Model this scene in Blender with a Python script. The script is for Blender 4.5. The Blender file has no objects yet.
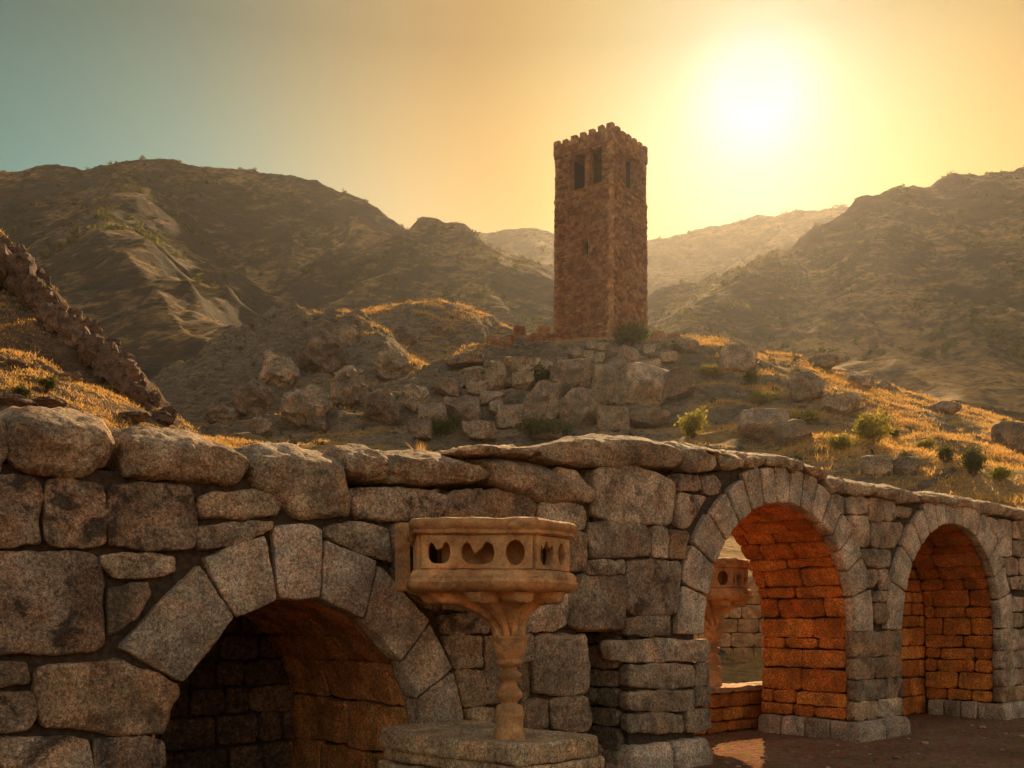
import bpy, bmesh, math, random
import numpy as np
from mathutils import Vector, Matrix

random.seed(7)
rad = math.radians
SC = bpy.context.scene
COL = SC.collection

# ------------------------------------------------------------------ camera
CAM_H, F, HOR = 1.6, 1000.0, 620.0
cam = bpy.data.cameras.new('camera')
cam.sensor_width = 36.0
cam.lens = 36.0 * F / 1024.0
cam.shift_y = (HOR - 384.0) / 1024.0
cam.clip_start, cam.clip_end = 0.1, 6000.0
cam_o = bpy.data.objects.new('camera', cam)
cam_o.location = (0, 0, CAM_H)
cam_o.rotation_euler = (rad(90), 0, 0)
COL.objects.link(cam_o)
SC.camera = cam_o
SC.view_settings.view_transform = 'Standard'
SC.view_settings.look = 'None'
SC.view_settings.gamma = 1.0
SC.view_settings.exposure = 0.95
SC.cycles.volume_bounces = 0
SC.cycles.max_bounces = 8
SC.cycles.diffuse_bounces = 5

# ------------------------------------------------------------------ light
SUN_EL, SUN_AZ = rad(27.5), rad(13.7)          # azimuth measured from +Y towards +X
SUN_DIR = Vector((math.cos(SUN_EL) * math.sin(SUN_AZ), math.cos(SUN_EL) * math.cos(SUN_AZ), math.sin(SUN_EL)))
sl = bpy.data.lights.new('sun', 'SUN')
sl.energy = 5.0
sl.angle = rad(0.6)
sl.color = (1.0, 0.67, 0.33)
so = bpy.data.objects.new('sun', sl)
so.rotation_euler = SUN_DIR.to_track_quat('Z', 'Y').to_euler()
so.location = (20, 60, 60)
COL.objects.link(so)


def build_world():
    w = bpy.data.worlds.new('World')
    SC.world = w
    w.use_nodes = True
    nt = w.node_tree
    N, L = nt.nodes, nt.links
    N.clear()
    out = N.new('ShaderNodeOutputWorld')
    bg = N.new('ShaderNodeBackground')
    bg.inputs['Strength'].default_value = 0.12
    L.new(bg.outputs[0], out.inputs[0])
    sky = N.new('ShaderNodeTexSky')
    sky.sky_type = 'NISHITA'
    sky.sun_disc = False
    sky.sun_elevation = SUN_EL
    sky.sun_rotation = SUN_AZ
    sky.dust_density = 4.0
    sky.air_density = 1.5
    tc = N.new('ShaderNodeTexCoord')
    nrm = N.new('ShaderNodeVectorMath'); nrm.operation = 'NORMALIZE'
    L.new(tc.outputs['Generated'], nrm.inputs[0])
    dot = N.new('ShaderNodeVectorMath'); dot.operation = 'DOT_PRODUCT'
    dot.inputs[1].default_value = SUN_DIR
    L.new(nrm.outputs[0], dot.inputs[0])
    ac = N.new('ShaderNodeMath'); ac.operation = 'ARCCOSINE'
    L.new(dot.outputs['Value'], ac.inputs[0])
    sc = N.new('ShaderNodeMath'); sc.operation = 'DIVIDE'; sc.inputs[1].default_value = rad(60)
    L.new(ac.outputs[0], sc.inputs[0])
    ramp = N.new('ShaderNodeValToRGB')
    cr = ramp.color_ramp
    cr.interpolation = 'B_SPLINE'
    stops = [(0, (1.6, 1.6, 1.4)), (2, (1.3, 1.2, .9)), (4, (.80, .78, .47)), (7, (.68, .58, .25)), (10.5, (.68, .44, .12)), (14, (.60, .34, .10)),
             (18, (.64, .45, .19)), (23, (.45, .42, .26)), (28, (.26, .38, .30)), (35.5, (.12, .26, .24)), (40, (.13, .25, .20)), (60, (.10, .13, .13))]
    while len(cr.elements) < len(stops):
        cr.elements.new(0.5)
    for e, (a, c) in zip(cr.elements, stops):
        e.position = a / 60.0
        e.color = (*c, 1)
    L.new(sc.outputs[0], ramp.inputs[0])
    # the air brightens towards the horizon
    sep = N.new('ShaderNodeSeparateXYZ'); L.new(nrm.outputs[0], sep.inputs[0])
    mr = N.new('ShaderNodeMapRange'); mr.inputs['From Min'].default_value = .36; mr.inputs['From Max'].default_value = .50
    mr.inputs['To Min'].default_value = 5.0; mr.inputs['To Max'].default_value = 2.15
    L.new(sep.outputs['Z'], mr.inputs['Value'])
    vm = N.new('ShaderNodeVectorMath'); vm.operation = 'SCALE'
    L.new(ramp.outputs[0], vm.inputs[0]); L.new(mr.outputs[0], vm.inputs['Scale'])
    # away from the sun: the plain daylight sky, dusty and warm
    warm = N.new('ShaderNodeMix'); warm.data_type = 'RGBA'; warm.blend_type = 'MULTIPLY'
    warm.inputs[0].default_value = 1.0
    L.new(sky.outputs[0], warm.inputs[6]); warm.inputs[7].default_value = SKY_TINT
    fr = N.new('ShaderNodeMapRange'); fr.interpolation_type = 'SMOOTHSTEP'
    fr.inputs['From Min'].default_value = rad(38); fr.inputs['From Max'].default_value = rad(70)
    L.new(ac.outputs[0], fr.inputs['Value'])
    mx = N.new('ShaderNodeMix'); mx.data_type = 'RGBA'
    L.new(fr.outputs[0], mx.inputs[0]); L.new(vm.outputs[0], mx.inputs[6]); L.new(warm.outputs[2], mx.inputs[7])
    L.new(mx.outputs[2], bg.inputs[0])


SKY_TINT = (1.24, .87, .58, 1)
build_world()

# ------------------------------------------------------------------ numpy noise
_rng = np.random.RandomState(3)
_PERM = _rng.permutation(256)
_PERM = np.concatenate([_PERM, _PERM, _PERM])
_GR = _rng.normal(size=(256, 3)); _GR /= np.linalg.norm(_GR, axis=1)[:, None]


def gnoise(P):
    P = np.asarray(P, float)
    i = np.floor(P).astype(int); f = P - i
    i &= 255
    w = f * f * f * (f * (f * 6 - 15) + 10)
    r = 0
    for dx in (0, 1):
        for dy in (0, 1):
            for dz in (0, 1):
                h = _PERM[_PERM[_PERM[(i[..., 0] + dx) & 255] + ((i[..., 1] + dy) & 255)] + ((i[..., 2] + dz) & 255)]
                g = _GR[h]
                d = g[..., 0] * (f[..., 0] - dx) + g[..., 1] * (f[..., 1] - dy) + g[..., 2] * (f[..., 2] - dz)
                wx = w[..., 0] if dx else 1 - w[..., 0]
                wy = w[..., 1] if dy else 1 - w[..., 1]
                wz = w[..., 2] if dz else 1 - w[..., 2]
                r = r + d * wx * wy * wz
    return r * 1.5


def fbm(P, octs=4, gain=.5, lac=2.03, ridged=False):
    P = np.asarray(P, float)
    a, s, r = 1.0, 0.0, 0
    for k in range(octs):
        n = gnoise(P + 17.3 * k)
        if ridged:
            n = 1 - 2 * np.abs(n)
        r = r + a * n; s += a
        a *= gain; P = P * lac
    return r / s


def xyz(X, Y, Z=0.0):
    X, Y = np.asarray(X, float), np.asarray(Y, float)
    return np.stack([X, Y, np.zeros_like(X) + Z], -1)


# ------------------------------------------------------------------ object helpers
def tag(o, label=None, cat=None, group=None, kind=None):
    if label: o['label'] = label
    if cat: o['category'] = cat
    if group: o['group'] = group
    if kind: o['kind'] = kind
    return o


def empty(name, loc, label, cat, group=None, kind=None):
    o = bpy.data.objects.new(name, None)
    o.empty_display_size = .3
    o.location = loc
    COL.objects.link(o)
    return tag(o, label, cat, group, kind)


def root_loc(p):
    v = Vector((0, 0, 0))
    while p is not None:
        v += p.location; p = p.parent
    return v


class MB:
    """collects vertices / faces (world coordinates) for ONE mesh object"""
    def __init__(self):
        self.v, self.f, self.t, self.n = [], [], [], 0

    def add(self, V, Fc, tint=0.5):
        V = np.asarray(V, float).reshape(-1, 3)
        self.v.append(V); self.t.append(np.full(len(V), tint) if np.isscalar(tint) else np.asarray(tint, float))
        n = self.n
        self.f.extend([tuple(i + n for i in q) for q in Fc])
        self.n += len(V)

    def build(self, name, mat, parent=None, smooth=True, loc=None, autosmooth=None):
        V = np.concatenate(self.v) if self.v else np.zeros((0, 3))
        T = np.concatenate(self.t) if self.t else np.zeros(0)
        if parent is not None and loc is None:
            off = np.array(root_loc(parent)); oloc = (0, 0, 0)
        elif loc is not None:
            off = np.array(loc); oloc = loc
        else:
            off = np.zeros(3); oloc = (0, 0, 0)
        me = bpy.data.meshes.new(name)
        me.from_pydata((V - off).tolist(), [], self.f)
        me.validate()
        if len(me.vertices) == len(T):
            a = me.attributes.new('tint', 'FLOAT', 'POINT')
            a.data.foreach_set('value', T.astype(np.float32))
        me.materials.append(mat)
        if smooth:
            me.polygons.foreach_set('use_smooth', np.ones(len(me.polygons), bool))
            if autosmooth:
                me.set_sharp_from_angle(angle=rad(autosmooth))
        me.update()
        o = bpy.data.objects.new(name, me)
        COL.objects.link(o)
        if parent is not None:
            o.parent = parent
        else:
            o.location = oloc
        return o


def box_vf(x0, x1, y0, y1, z0, z1):
    V = [(x, y, z) for z in (z0, z1) for y in (y0, y1) for x in (x0, x1)]
    return V, [(0, 2, 3, 1), (4, 5, 7, 6), (0, 1, 5, 4), (2, 6, 7, 3), (0, 4, 6, 2), (1, 3, 7, 5)]


def grid_vf(P, closed_u=False):
    """P: (m, n, 3) array -> verts + quads"""
    m, n = P.shape[:2]
    Fc = []
    for i in range(m - 1):
        for j in range(n if closed_u else n - 1):
            a = i * n + j; b = i * n + (j + 1) % n
            Fc.append((a, b, b + n, a + n))
    return P.reshape(-1, 3), Fc


# ------------------------------------------------------------------ materials
def mat_base(name):
    m = bpy.data.materials.new(name)
    m.use_nodes = True
    nt = m.node_tree
    b = nt.nodes['Principled BSDF']
    b.inputs['Specular IOR Level'].default_value = 0.25
    return m, nt, b


def nz(nt, scale, detail=6, rough=.6, coord='Object', vec=None, dist=0.0):
    t = nt.nodes.new('ShaderNodeTexNoise')
    t.inputs['Scale'].default_value = scale
    t.inputs['Detail'].default_value = detail
    t.inputs['Roughness'].default_value = rough
    t.inputs['Distortion'].default_value = dist
    if vec is None:
        c = nt.nodes.new('ShaderNodeTexCoord'); vec = c.outputs[coord]
    nt.links.new(vec, t.inputs['Vector'])
    return t.outputs['Fac']


def ramp(nt, fac, stops, interp='LINEAR'):
    r = nt.nodes.new('ShaderNodeValToRGB')
    r.color_ramp.interpolation = interp
    while len(r.color_ramp.elements) < len(stops):
        r.color_ramp.elements.new(.5)
    for e, (p, c) in zip(r.color_ramp.elements, stops):
        e.position = p
        e.color = (c, c, c, 1) if np.isscalar(c) else (*c, 1)
    nt.links.new(fac, r.inputs[0])
    return r.outputs[0]


def mixc(nt, fac, a, b, mode='MIX'):
    m = nt.nodes.new('ShaderNodeMix'); m.data_type = 'RGBA'; m.blend_type = mode
    for s, v in ((0, fac), (6, a), (7, b)):
        if hasattr(v, 'is_linked'): nt.links.new(v, m.inputs[s])
        elif s == 0: m.inputs[0].default_value = v
        else: m.inputs[s].default_value = (*v, 1) if len(v) == 3 else v
    return m.outputs[2]


def math_(nt, op, a, b=None):
    m = nt.nodes.new('ShaderNodeMath'); m.operation = op
    for i, v in enumerate((a, b)):
        if v is None: continue
        if hasattr(v, 'is_linked'): nt.links.new(v, m.inputs[i])
        else: m.inputs[i].default_value = v
    return m.outputs[0]


def bump(nt, bsdf, hs):
    """hs: list of (height socket, distance)"""
    prev = None
    for h, d in hs:
        b = nt.nodes.new('ShaderNodeBump')
        b.inputs['Strength'].default_value = 1.0
        b.inputs['Distance'].default_value = d
        nt.links.new(h, b.inputs['Height'])
        if prev is not None: nt.links.new(prev, b.inputs['Normal'])
        prev = b.outputs[0]
    nt.links.new(prev, bsdf.inputs['Normal'])


def tintattr(nt):
    a = nt.nodes.new('ShaderNodeAttribute'); a.attribute_name = 'tint'
    return a.outputs['Fac']


def stone_mat(name, dark, mid, light, blotch=(.05, .045, .042), blotch_amt=.55, fine=1.0, blotch_scale=5.0, rough=.9, bumpk=1.0, sp=1.0):
    m, nt, b = mat_base(name)
    base = ramp(nt, tintattr(nt), [(0, dark), (.5, mid), (1, light)])
    n1 = nz(nt, 2.3 * fine, 6, .65)
    c = mixc(nt, 1.0, base, ramp(nt, n1, [(.34, .55), (.5, 1.0), (.66, 1.5)]), 'MULTIPLY')
    n2 = nz(nt, 38 * fine, 5, .7)
    c = mixc(nt, 1.0, c, ramp(nt, n2, [(.36, 1 - .5 * sp), (.5, 1.0), (.64, 1 + .55 * sp)]), 'MULTIPLY')
    nb = nz(nt, blotch_scale * fine, 9, .72, dist=.4)
    fb = math_(nt, 'MULTIPLY', ramp(nt, nb, [(.50, 0), (.60, 1)]), blotch_amt)
    c = mixc(nt, fb, c, blotch)
    hue = ramp(nt, nz(nt, 4.3 * fine, 5, .6, dist=.6), [(.42, 0), (.62, .4)])
    c = mixc(nt, hue, c, mixc(nt, 1.0, c, (1.35, .82, .52), 'MULTIPLY'))
    ng = nz(nt, 95 * fine, 3, .8)
    c = mixc(nt, 1.0, c, ramp(nt, ng, [(.36, 1 - .55 * sp), (.5, 1.0), (.64, 1 + .65 * sp)]), 'MULTIPLY')
    nl = nz(nt, 11 * fine, 8, .75, dist=.2)
    fl = math_(nt, 'MULTIPLY', ramp(nt, nl, [(.60, 0), (.66, 1)]), .35)
    c = mixc(nt, fl, c, tuple(min(1, x * 1.5) for x in light))
    nt.links.new(c, b.inputs['Base Color'])
    b.inputs['Roughness'].default_value = rough
    v = nt.nodes.new('ShaderNodeTexVoronoi'); v.inputs['Scale'].default_value = 26 * fine
    tc = nt.nodes.new('ShaderNodeTexCoord'); nt.links.new(tc.outputs['Object'], v.inputs['Vector'])
    pits = ramp(nt, v.outputs['Distance'], [(0, 0), (.35, 1)])
    bump(nt, b, [(n1, .06 * bumpk / fine), (nb, .035 * bumpk / fine), (n2, .012 * bumpk / fine), (pits, .004 * bumpk / fine), (nz(nt, 120 * fine, 3, .7), .004 * bumpk / fine)])
    return m


M_STONE = stone_mat('weathered_stone', (.21, .155, .105), (.32, .245, .17), (.47, .365, .26), blotch=(.055, .045, .04))
M_BLOTCH = stone_mat('lichened_stone', (.21, .15, .105), (.30, .22, .155), (.38, .285, .20), blotch=(.035, .027, .024), blotch_amt=.85, blotch_scale=4.2)
M_STONE2 = stone_mat('brown_stone', (.22, .145, .088), (.34, .23, .14), (.46, .32, .20), blotch=(.06, .042, .03), blotch_amt=.7, blotch_scale=3.2)
M_VOUS = stone_mat('dressed_stone', (.32, .26, .195), (.40, .325, .245), (.47, .385, .295), blotch=(.12, .10, .08), blotch_amt=.4, bumpk=.7)
M_LINING = stone_mat('red_stone_warm_bounce', (.40, .12, .022), (.52, .175, .032), (.62, .24, .05), blotch=(.18, .06, .03), blotch_amt=.45, bumpk=1.0)  # red stone, with the openings' orange bounce light painted into the colour
M_LINING_B = stone_mat('vault_stone_warm_light', (.46, .20, .07), (.58, .27, .095), (.68, .34, .13), blotch=(.15, .07, .035), blotch_amt=.45)  # brown stone with the near arch's warm light painted into its colour
M_CARVED = stone_mat('carved_sandstone', (.38, .215, .095), (.45, .26, .12), (.52, .31, .15), blotch=(.16, .085, .045), blotch_amt=.6, fine=1.3, bumpk=.3, sp=.3)
M_COPING = stone_mat('coping_stone', (.27, .195, .125), (.38, .28, .185), (.50, .385, .26), blotch=(.08, .06, .045), blotch_amt=.5, bumpk=1.3)
M_TOWER = stone_mat('tower_stone', (.17, .085, .043), (.25, .13, .065), (.34, .185, .095), blotch=(.10, .055, .035), blotch_amt=.15, sp=.6, fine=1.0, blotch_scale=1.2)
M_QUOIN = stone_mat('pale_quoin_stone', (.28, .155, .08), (.37, .21, .11), (.45, .26, .14), blotch=(.30, .18, .1), blotch_amt=.3, fine=.5)
M_BOULDER = stone_mat('crag_rock', (.19, .145, .105), (.28, .22, .155), (.38, .30, .21), blotch=(.06, .048, .035), blotch_amt=.6, fine=.32, blotch_scale=3)
M_SLAB = stone_mat('sunlight_tinted_slab', (.42, .30, .18), (.52, .38, .235), (.60, .45, .28), blotch=(.15, .10, .065), blotch_amt=.4)  # lighter than the coping: golden sunlight painted into the slab colour
M_OUT = stone_mat('dark_rock_and_niche_shade', (.085, .055, .04), (.13, .085, .06), (.18, .12, .085), blotch=(.04, .03, .022), blotch_amt=.6, fine=.4, blotch_scale=3)
M_CORE, nt, b = mat_base('dark_rubble_core')
nt.links.new(ramp(nt, nz(nt, 20, 5), [(.3, (.03, .021, .015)), (.7, (.10, .07, .048))]), b.inputs['Base Color'])
b.inputs['Roughness'].default_value = 1
bump(nt, b, [(nz(nt, 14, 6), .03)])


def ground_mat():
    m, nt, b = mat_base('trodden_gravel')
    n1 = nz(nt, .7, 6); n2 = nz(nt, 30, 6, .75)
    c = ramp(nt, n1, [(.3, (.19, .10, .055)), (.55, (.26, .145, .085)), (.75, (.33, .20, .12))])
    c = mixc(nt, 1, c, ramp(nt, n2, [(.3, .5), (.5, 1), (.7, 1.5)]), 'MULTIPLY')
    v = nt.nodes.new('ShaderNodeTexVoronoi'); v.inputs['Scale'].default_value = 16
    tc = nt.nodes.new('ShaderNodeTexCoord'); nt.links.new(tc.outputs['Object'], v.inputs['Vector'])
    c = mixc(nt, .35, c, v.outputs['Color'], 'SOFT_LIGHT')
    nt.links.new(c, b.inputs['Base Color'])
    b.inputs['Roughness'].default_value = 1.0
    b.inputs['Specular IOR Level'].default_value = 0.0
    bump(nt, b, [(n1, .05), (v.outputs['Distance'], .03), (n2, .025)])
    return m


def hill_mat(name, grass, grass2, rock, rock2, scale, rockbias=.5, bumpd=1.0, slope=(.72, .9)):
    """dry grass on the gentle ground, bare rock where it is steep, dark scrub in patches"""
    m, nt, b = mat_base(name)
    g = nt.nodes.new('ShaderNodeNewGeometry')
    sep = nt.nodes.new('ShaderNodeSeparateXYZ'); nt.links.new(g.outputs['True Normal'], sep.inputs[0])
    tc = nt.nodes.new('ShaderNodeTexCoord')
    mp = nt.nodes.new('ShaderNodeMapping'); mp.inputs['Scale'].default_value = (1, 1, 2.6)
    nt.links.new(tc.outputs['Object'], mp.inputs[0])
    n1 = nz(nt, scale, 8, .65, vec=tc.outputs['Object'])
    n2 = nz(nt, scale * 7, 7, .7, vec=mp.outputs[0])
    n3 = nz(nt, scale * 30, 5, .75, vec=mp.outputs[0])
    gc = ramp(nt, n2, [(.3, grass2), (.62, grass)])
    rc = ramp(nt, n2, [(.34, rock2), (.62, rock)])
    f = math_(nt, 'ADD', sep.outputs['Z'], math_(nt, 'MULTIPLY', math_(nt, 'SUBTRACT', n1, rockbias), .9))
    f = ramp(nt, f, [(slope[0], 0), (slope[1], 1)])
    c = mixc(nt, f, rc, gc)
    c = mixc(nt, 1, c, ramp(nt, n3, [(.3, .6), (.5, 1), (.7, 1.45)]), 'MULTIPLY')
    scr = ramp(nt, nz(nt, scale * 16, 4, .6, vec=tc.outputs['Object']), [(.60, 0), (.66, .75)])
    c = mixc(nt, scr, c, (.032, .042, .028))
    nt.links.new(c, b.inputs['Base Color'])
    b.inputs['Roughness'].default_value = 1
    b.inputs['Specular IOR Level'].default_value = .08
    bump(nt, b, [(n1, bumpd * 2), (n2, bumpd), (n3, bumpd * .3)])
    return m


M_GROUND = ground_mat()
M_HILL = hill_mat('dry_hillside', (.46, .28, .11), (.30, .19, .085), (.30, .23, .155), (.13, .10, .07), .12, .5, .45)
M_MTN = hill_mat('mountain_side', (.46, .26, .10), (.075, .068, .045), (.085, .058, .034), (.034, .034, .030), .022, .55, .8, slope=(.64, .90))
M_NEAR = hill_mat('grassy_slope', (.48, .27, .09), (.30, .17, .06), (.22, .14, .09), (.09, .06, .04), .25, .5, .25, slope=(.75, .92))


def leaf_mat(name, c1, c2, trans=.5):
    m = bpy.data.materials.new(name); m.use_nodes = True
    nt = m.node_tree; nt.nodes.clear()
    out = nt.nodes.new('ShaderNodeOutputMaterial')
    d = nt.nodes.new('ShaderNodeBsdfDiffuse'); t = nt.nodes.new('ShaderNodeBsdfTranslucent')
    mx = nt.nodes.new('ShaderNodeMixShader'); mx.inputs[0].default_value = trans
    col = ramp(nt, tintattr(nt), [(0, c1), (1, c2)])
    nt.links.new(col, d.inputs[0]); nt.links.new(col, t.inputs[0])
    nt.links.new(d.outputs[0], mx.inputs[1]); nt.links.new(t.outputs[0], mx.inputs[2])
    nt.links.new(mx.outputs[0], out.inputs[0])
    return m


M_GRASS = leaf_mat('golden_grass', (.50, .27, .075), (.80, .50, .16))
M_SHRUB = leaf_mat('olive_leaves', (.07, .075, .025), (.16, .15, .045), .4)
M_GOLDSHRUB = leaf_mat('yellow_green_leaves', (.22, .20, .04), (.46, .37, .08), .5)
M_TWIG = leaf_mat('dry_twigs', (.12, .08, .05), (.25, .17, .1), .1)

# ------------------------------------------------------------------ stones
def round_poly(poly, r):
    """cut the corners of a polygon twice"""
    P = [np.array(p, float) for p in poly]
    for k in (0, 1):
        Q = []
        n = len(P)
        for i in range(n):
            a, b, c = P[i - 1], P[i], P[(i + 1) % n]
            la, lc = np.linalg.norm(a - b), np.linalg.norm(c - b)
            ra = min(r, .38 * la) if k == 0 else .27 * la
            rc = min(r, .38 * lc) if k == 0 else .27 * lc
            if la < 1e-9 or lc < 1e-9: continue
            Q.append(b + (a - b) / la * ra); Q.append(b + (c - b) / lc * rc)
        P = Q
    return np.array(P)


def resample(P, n):
    Q = np.vstack([P, P[:1]])
    d = np.r_[0, np.cumsum(np.linalg.norm(np.diff(Q, axis=0), axis=1))]
    t = np.linspace(0, d[-1], n, endpoint=False)
    return np.stack([np.interp(t, d, Q[:, 0]), np.interp(t, d, Q[:, 1])], 1)


_SEED = [0]


def stone(mb, poly, mapf, depth, e=.03, step=.04, amp=.012, bulge=.0, corner=None, back_round=0.0, tint=None, wob=1.0, tiltn=0.0, er=1.0, grow=0.0):
    """a rough block: outline `poly` in its face plane, face pushed out along n, sides going back by `depth`"""
    _SEED[0] += 1
    sd = _SEED[0] * 7.31
    poly = np.array(poly, float)
    A = .5 * np.sum(poly[:, 0] * np.roll(poly[:, 1], -1) - np.roll(poly[:, 0], -1) * poly[:, 1])
    if A < 0: poly = poly[::-1]
    size = math.sqrt(abs(A))
    if corner is None: corner = .075 * size
    R = round_poly(poly, corner)
    per = np.sum(np.linalg.norm(np.diff(np.vstack([R, R[:1]]), axis=0), axis=1))
    M = int(min(150, max(16, per / step)))
    O = resample(R, M)
    c = O.mean(0)
    D = c - O; dl = np.linalg.norm(D, axis=1)[:, None]; Dn = D / dl
    w = gnoise(np.c_[O / max(.12, size * .3), np.full(M, sd)]) * .035 * size * wob + gnoise(np.c_[O / max(.04, size * .09), np.full(M, sd)]) * .012 * size * wob
    O = O + Dn * (w[:, None] - grow)
    tg = np.roll(O, -1, 0) - np.roll(O, 1, 0); up = np.clip(-tg[:, 0] / (np.linalg.norm(tg, axis=1) + 1e-9), 0, 1)
    erv = 1 + (er - 1) * up
    rmin = float(dl.min())
    e = min(e, .6 * rmin, depth * .45)
    ds = [0, .12 * e, .35 * e, .7 * e, e] if er == 1 else [0, .03 * e, .08 * e, .16 * e, .28 * e, .42 * e, .6 * e, .8 * e, e]
    ks = [(d, True) for d in ds]
    nin = int(max(2, min(16, (dl.mean() - e) / step)))
    rows, deps, fr = [], [], []
    for d, _ in ks:
        rows.append(O + Dn * d); deps.append(-erv * (e - math.sqrt(max(0, e * e - (e - d) ** 2)))); fr.append(1.0)
    I = O + Dn * e
    for j in range(1, nin):
        t = j / nin
        rows.append(I + (c - I) * t); deps.append(np.full(M, bulge * (1 - (1 - t) ** 2)))
    # sides, from the front edge backwards
    nb = int(max(2, min(12, depth / (step * 1.6))))
    srows, sdeps = [], []
    for j in range(nb, 0, -1):
        t = j / nb
        dd = -e * erv - (depth - e * erv) * t
        inset = 0
        if back_round > 0:
            x = max(0, (t - .45) / .55)
            inset = back_round * (1 - math.sqrt(max(0, 1 - x * x)))
        srows.append(O + Dn * np.minimum(inset, dl * .8)); sdeps.append(dd + 0 * erv)
    rows = srows + rows; deps = sdeps + deps
    P2 = np.concatenate(rows + [c[None]]); nn = np.concatenate(deps + [[bulge]])
    if tiltn:
        rr = random.uniform(-1, 1) * tiltn, random.uniform(-1, 1) * tiltn
        nn = nn + (P2[:, 0] - c[0]) * rr[0] + (P2[:, 1] - c[1]) * rr[1]
    V = mapf(P2[:, 0], P2[:, 1], nn)
    q = V + sd
    k1, k2, k3 = 1 / max(.10, size * .55), 1 / max(.05, size * .18), 1 / .035
    for ax in range(3):
        o = np.array([31.7, 57.1, 83.9]) * (ax + 1)
        V[:, ax] += amp * (1.3 * gnoise(q * k1 + o) + .8 * gnoise(q * k2 + o) + (.35 * gnoise(q * k3 + o) if step < .035 else 0))
    n = len(rows)
    Fc = []
    for i in range(n - 1):
        for j in range(M):
            a = i * M + j; b2 = i * M + (j + 1) % M
            Fc.append((a, b2, b2 + M, a + M))
    ctr = n * M
    for j in range(M):
        Fc.append(((n - 1) * M + j, (n - 1) * M + (j + 1) % M, ctr))
    Fc.append(tuple(range(M - 1, -1, -1)))
    mb.add(V, Fc, random.random() if tint is None else tint)


# ------------------------------------------------------------------ the arcade wall's own frame
PHI = rad(41.0)
CW, SW = math.cos(PHI), math.sin(PHI)
WX, WY = 3.16, 12.0


def wall(s, h, b):
    """along the wall, up, and into it (b > 0 away from the camera)"""
    s, h, b = np.broadcast_arrays(np.asarray(s, float), np.asarray(h, float), np.asarray(b, float))
    return np.stack([WX + CW * s - SW * b, WY + SW * s + CW * b, h], -1)


def front(u, v, n):
    return wall(u, v, -n)


def to_wall(x, y):
    t = (x - 512.0) / F
    s = (WY * t - WX) / (CW - SW * t)
    return s, CAM_H + (HOR - y) / F * (WY + SW * s)


def px(poly, k, ox, oy):
    return [to_wall(ox + x / k, oy + y / k) for x, y in poly]


def R1(p): return px(p, 1.978, 0, 380)
def R2(p): return px(p, 2.207, 220, 420)
def R3(p): return px(p, 2.762, 380, 490)
def R4(p): return px(p, 2.208, 560, 420)
def R5(p): return px(p, 2.208, 760, 420)
def R6(p): return px(p, 2.668, 780, 480)
def R7(p): return px(p, 2.844, 400, 300)


# arches: centre along the wall, springing height, radius, depth of opening
A1 = (-6.30, .66, 1.135)
A2 = (.24, 1.43, 1.60)
A3 = (4.66, 1.45, 1.60)

# ================================================================== GROUND AND HILLS
def cam_pt(x, y, Y):
    return ((x - 512.0) / F * Y, Y, CAM_H + (HOR - y) / F * Y)


def smax(a, b, k):
    h = np.clip(.5 + .5 * (a - b) / k, 0, 1)
    return b * (1 - h) + a * h + k * h * (1 - h)


def ridge_field(X, Y, ridges, base, k=3.0, q=0.0):
    """ridges: list of (points [(px, py, distance)], front slope, back slope, flat radius)"""
    H = base
    for pts, kf, kb, rf in ridges:
        P = [cam_pt(*p) for p in pts]
        best = np.full(X.shape, -1e9); bd = np.full(X.shape, 1e9)
        for (ax, ay, az), (bx, by, bz) in zip(P[:-1], P[1:]):
            dx, dy = bx - ax, by - ay
            L2 = dx * dx + dy * dy
            t = np.clip(((X - ax) * dx + (Y - ay) * dy) / L2, 0, 1)
            qx, qy = ax + dx * t, ay + dy * t
            d = np.hypot(X - qx, Y - qy)
            side = (dx * (Y - ay) - dy * (X - ax)) / math.sqrt(L2)
            w = np.clip(.5 + side / (d + 1e-6) * .5, 0, 1)
            kk = kf * (1 - w) + kb * w
            h_ = az + (bz - az) * t - kk * np.maximum(0, np.sqrt(d * d + 1) - 1 - rf) - q * d * d
            best = np.where(d < bd, h_, best); bd = np.minimum(bd, d)
        H = smax(best, H, k)
    return H


def terrain(name, x0, x1, y0, y1, nx, ny, hf, mat):
    X, Y = np.meshgrid(np.linspace(x0, x1, nx), np.linspace(y0, y1, ny))
    Z = hf(X, Y)
    mb = MB()
    V, Fc = grid_vf(np.stack([X, Y, Z], -1))
    mb.add(V, Fc)
    o = mb.build(name, mat, smooth=True)
    return tag(o, kind='structure')


MOUND = [
    ([(470, 372, 86), (492, 346, 90), (552, 336, 93), (650, 336, 93), (700, 346, 92), (760, 356, 92), (800, 366, 93), (870, 391, 92), (985, 438, 88), (1080, 480, 84)], .85, .5, 1.0),
    ([(700, 347, 92), (780, 372, 82), (860, 404, 74), (960, 444, 66), (1080, 478, 60)], .34, .1, 3.0),
    ([(380, 452, 66), (450, 405, 77), (520, 392, 80), (600, 385, 82), (680, 384, 84), (740, 392, 82)], .75, .0, 1.5),
    ([(560, 470, 55), (640, 455, 60), (760, 440, 62), (850, 448, 56), (1000, 470, 50), (1100, 480, 46)], .36, .05, 2.0),
]
BACKHILL = [
    ([(120, 470, 96), (185, 428, 100), (230, 398, 104), (290, 353, 110), (330, 328, 114)], .62, .4, 2.0),
    ([(330, 328, 114), (380, 314, 120), (425, 310, 124), (470, 317, 126), (500, 332, 126), (560, 350, 124)], .40, .4, 3.0),
    ([(318, 336, 112), (352, 332, 106), (385, 350, 99), (430, 378, 93), (470, 400, 88)], 1.0, .40, 1.0),
    ([(235, 450, 84), (290, 420, 88), (340, 405, 92), (400, 410, 90)], .8, .1, 1.0),
]


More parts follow.
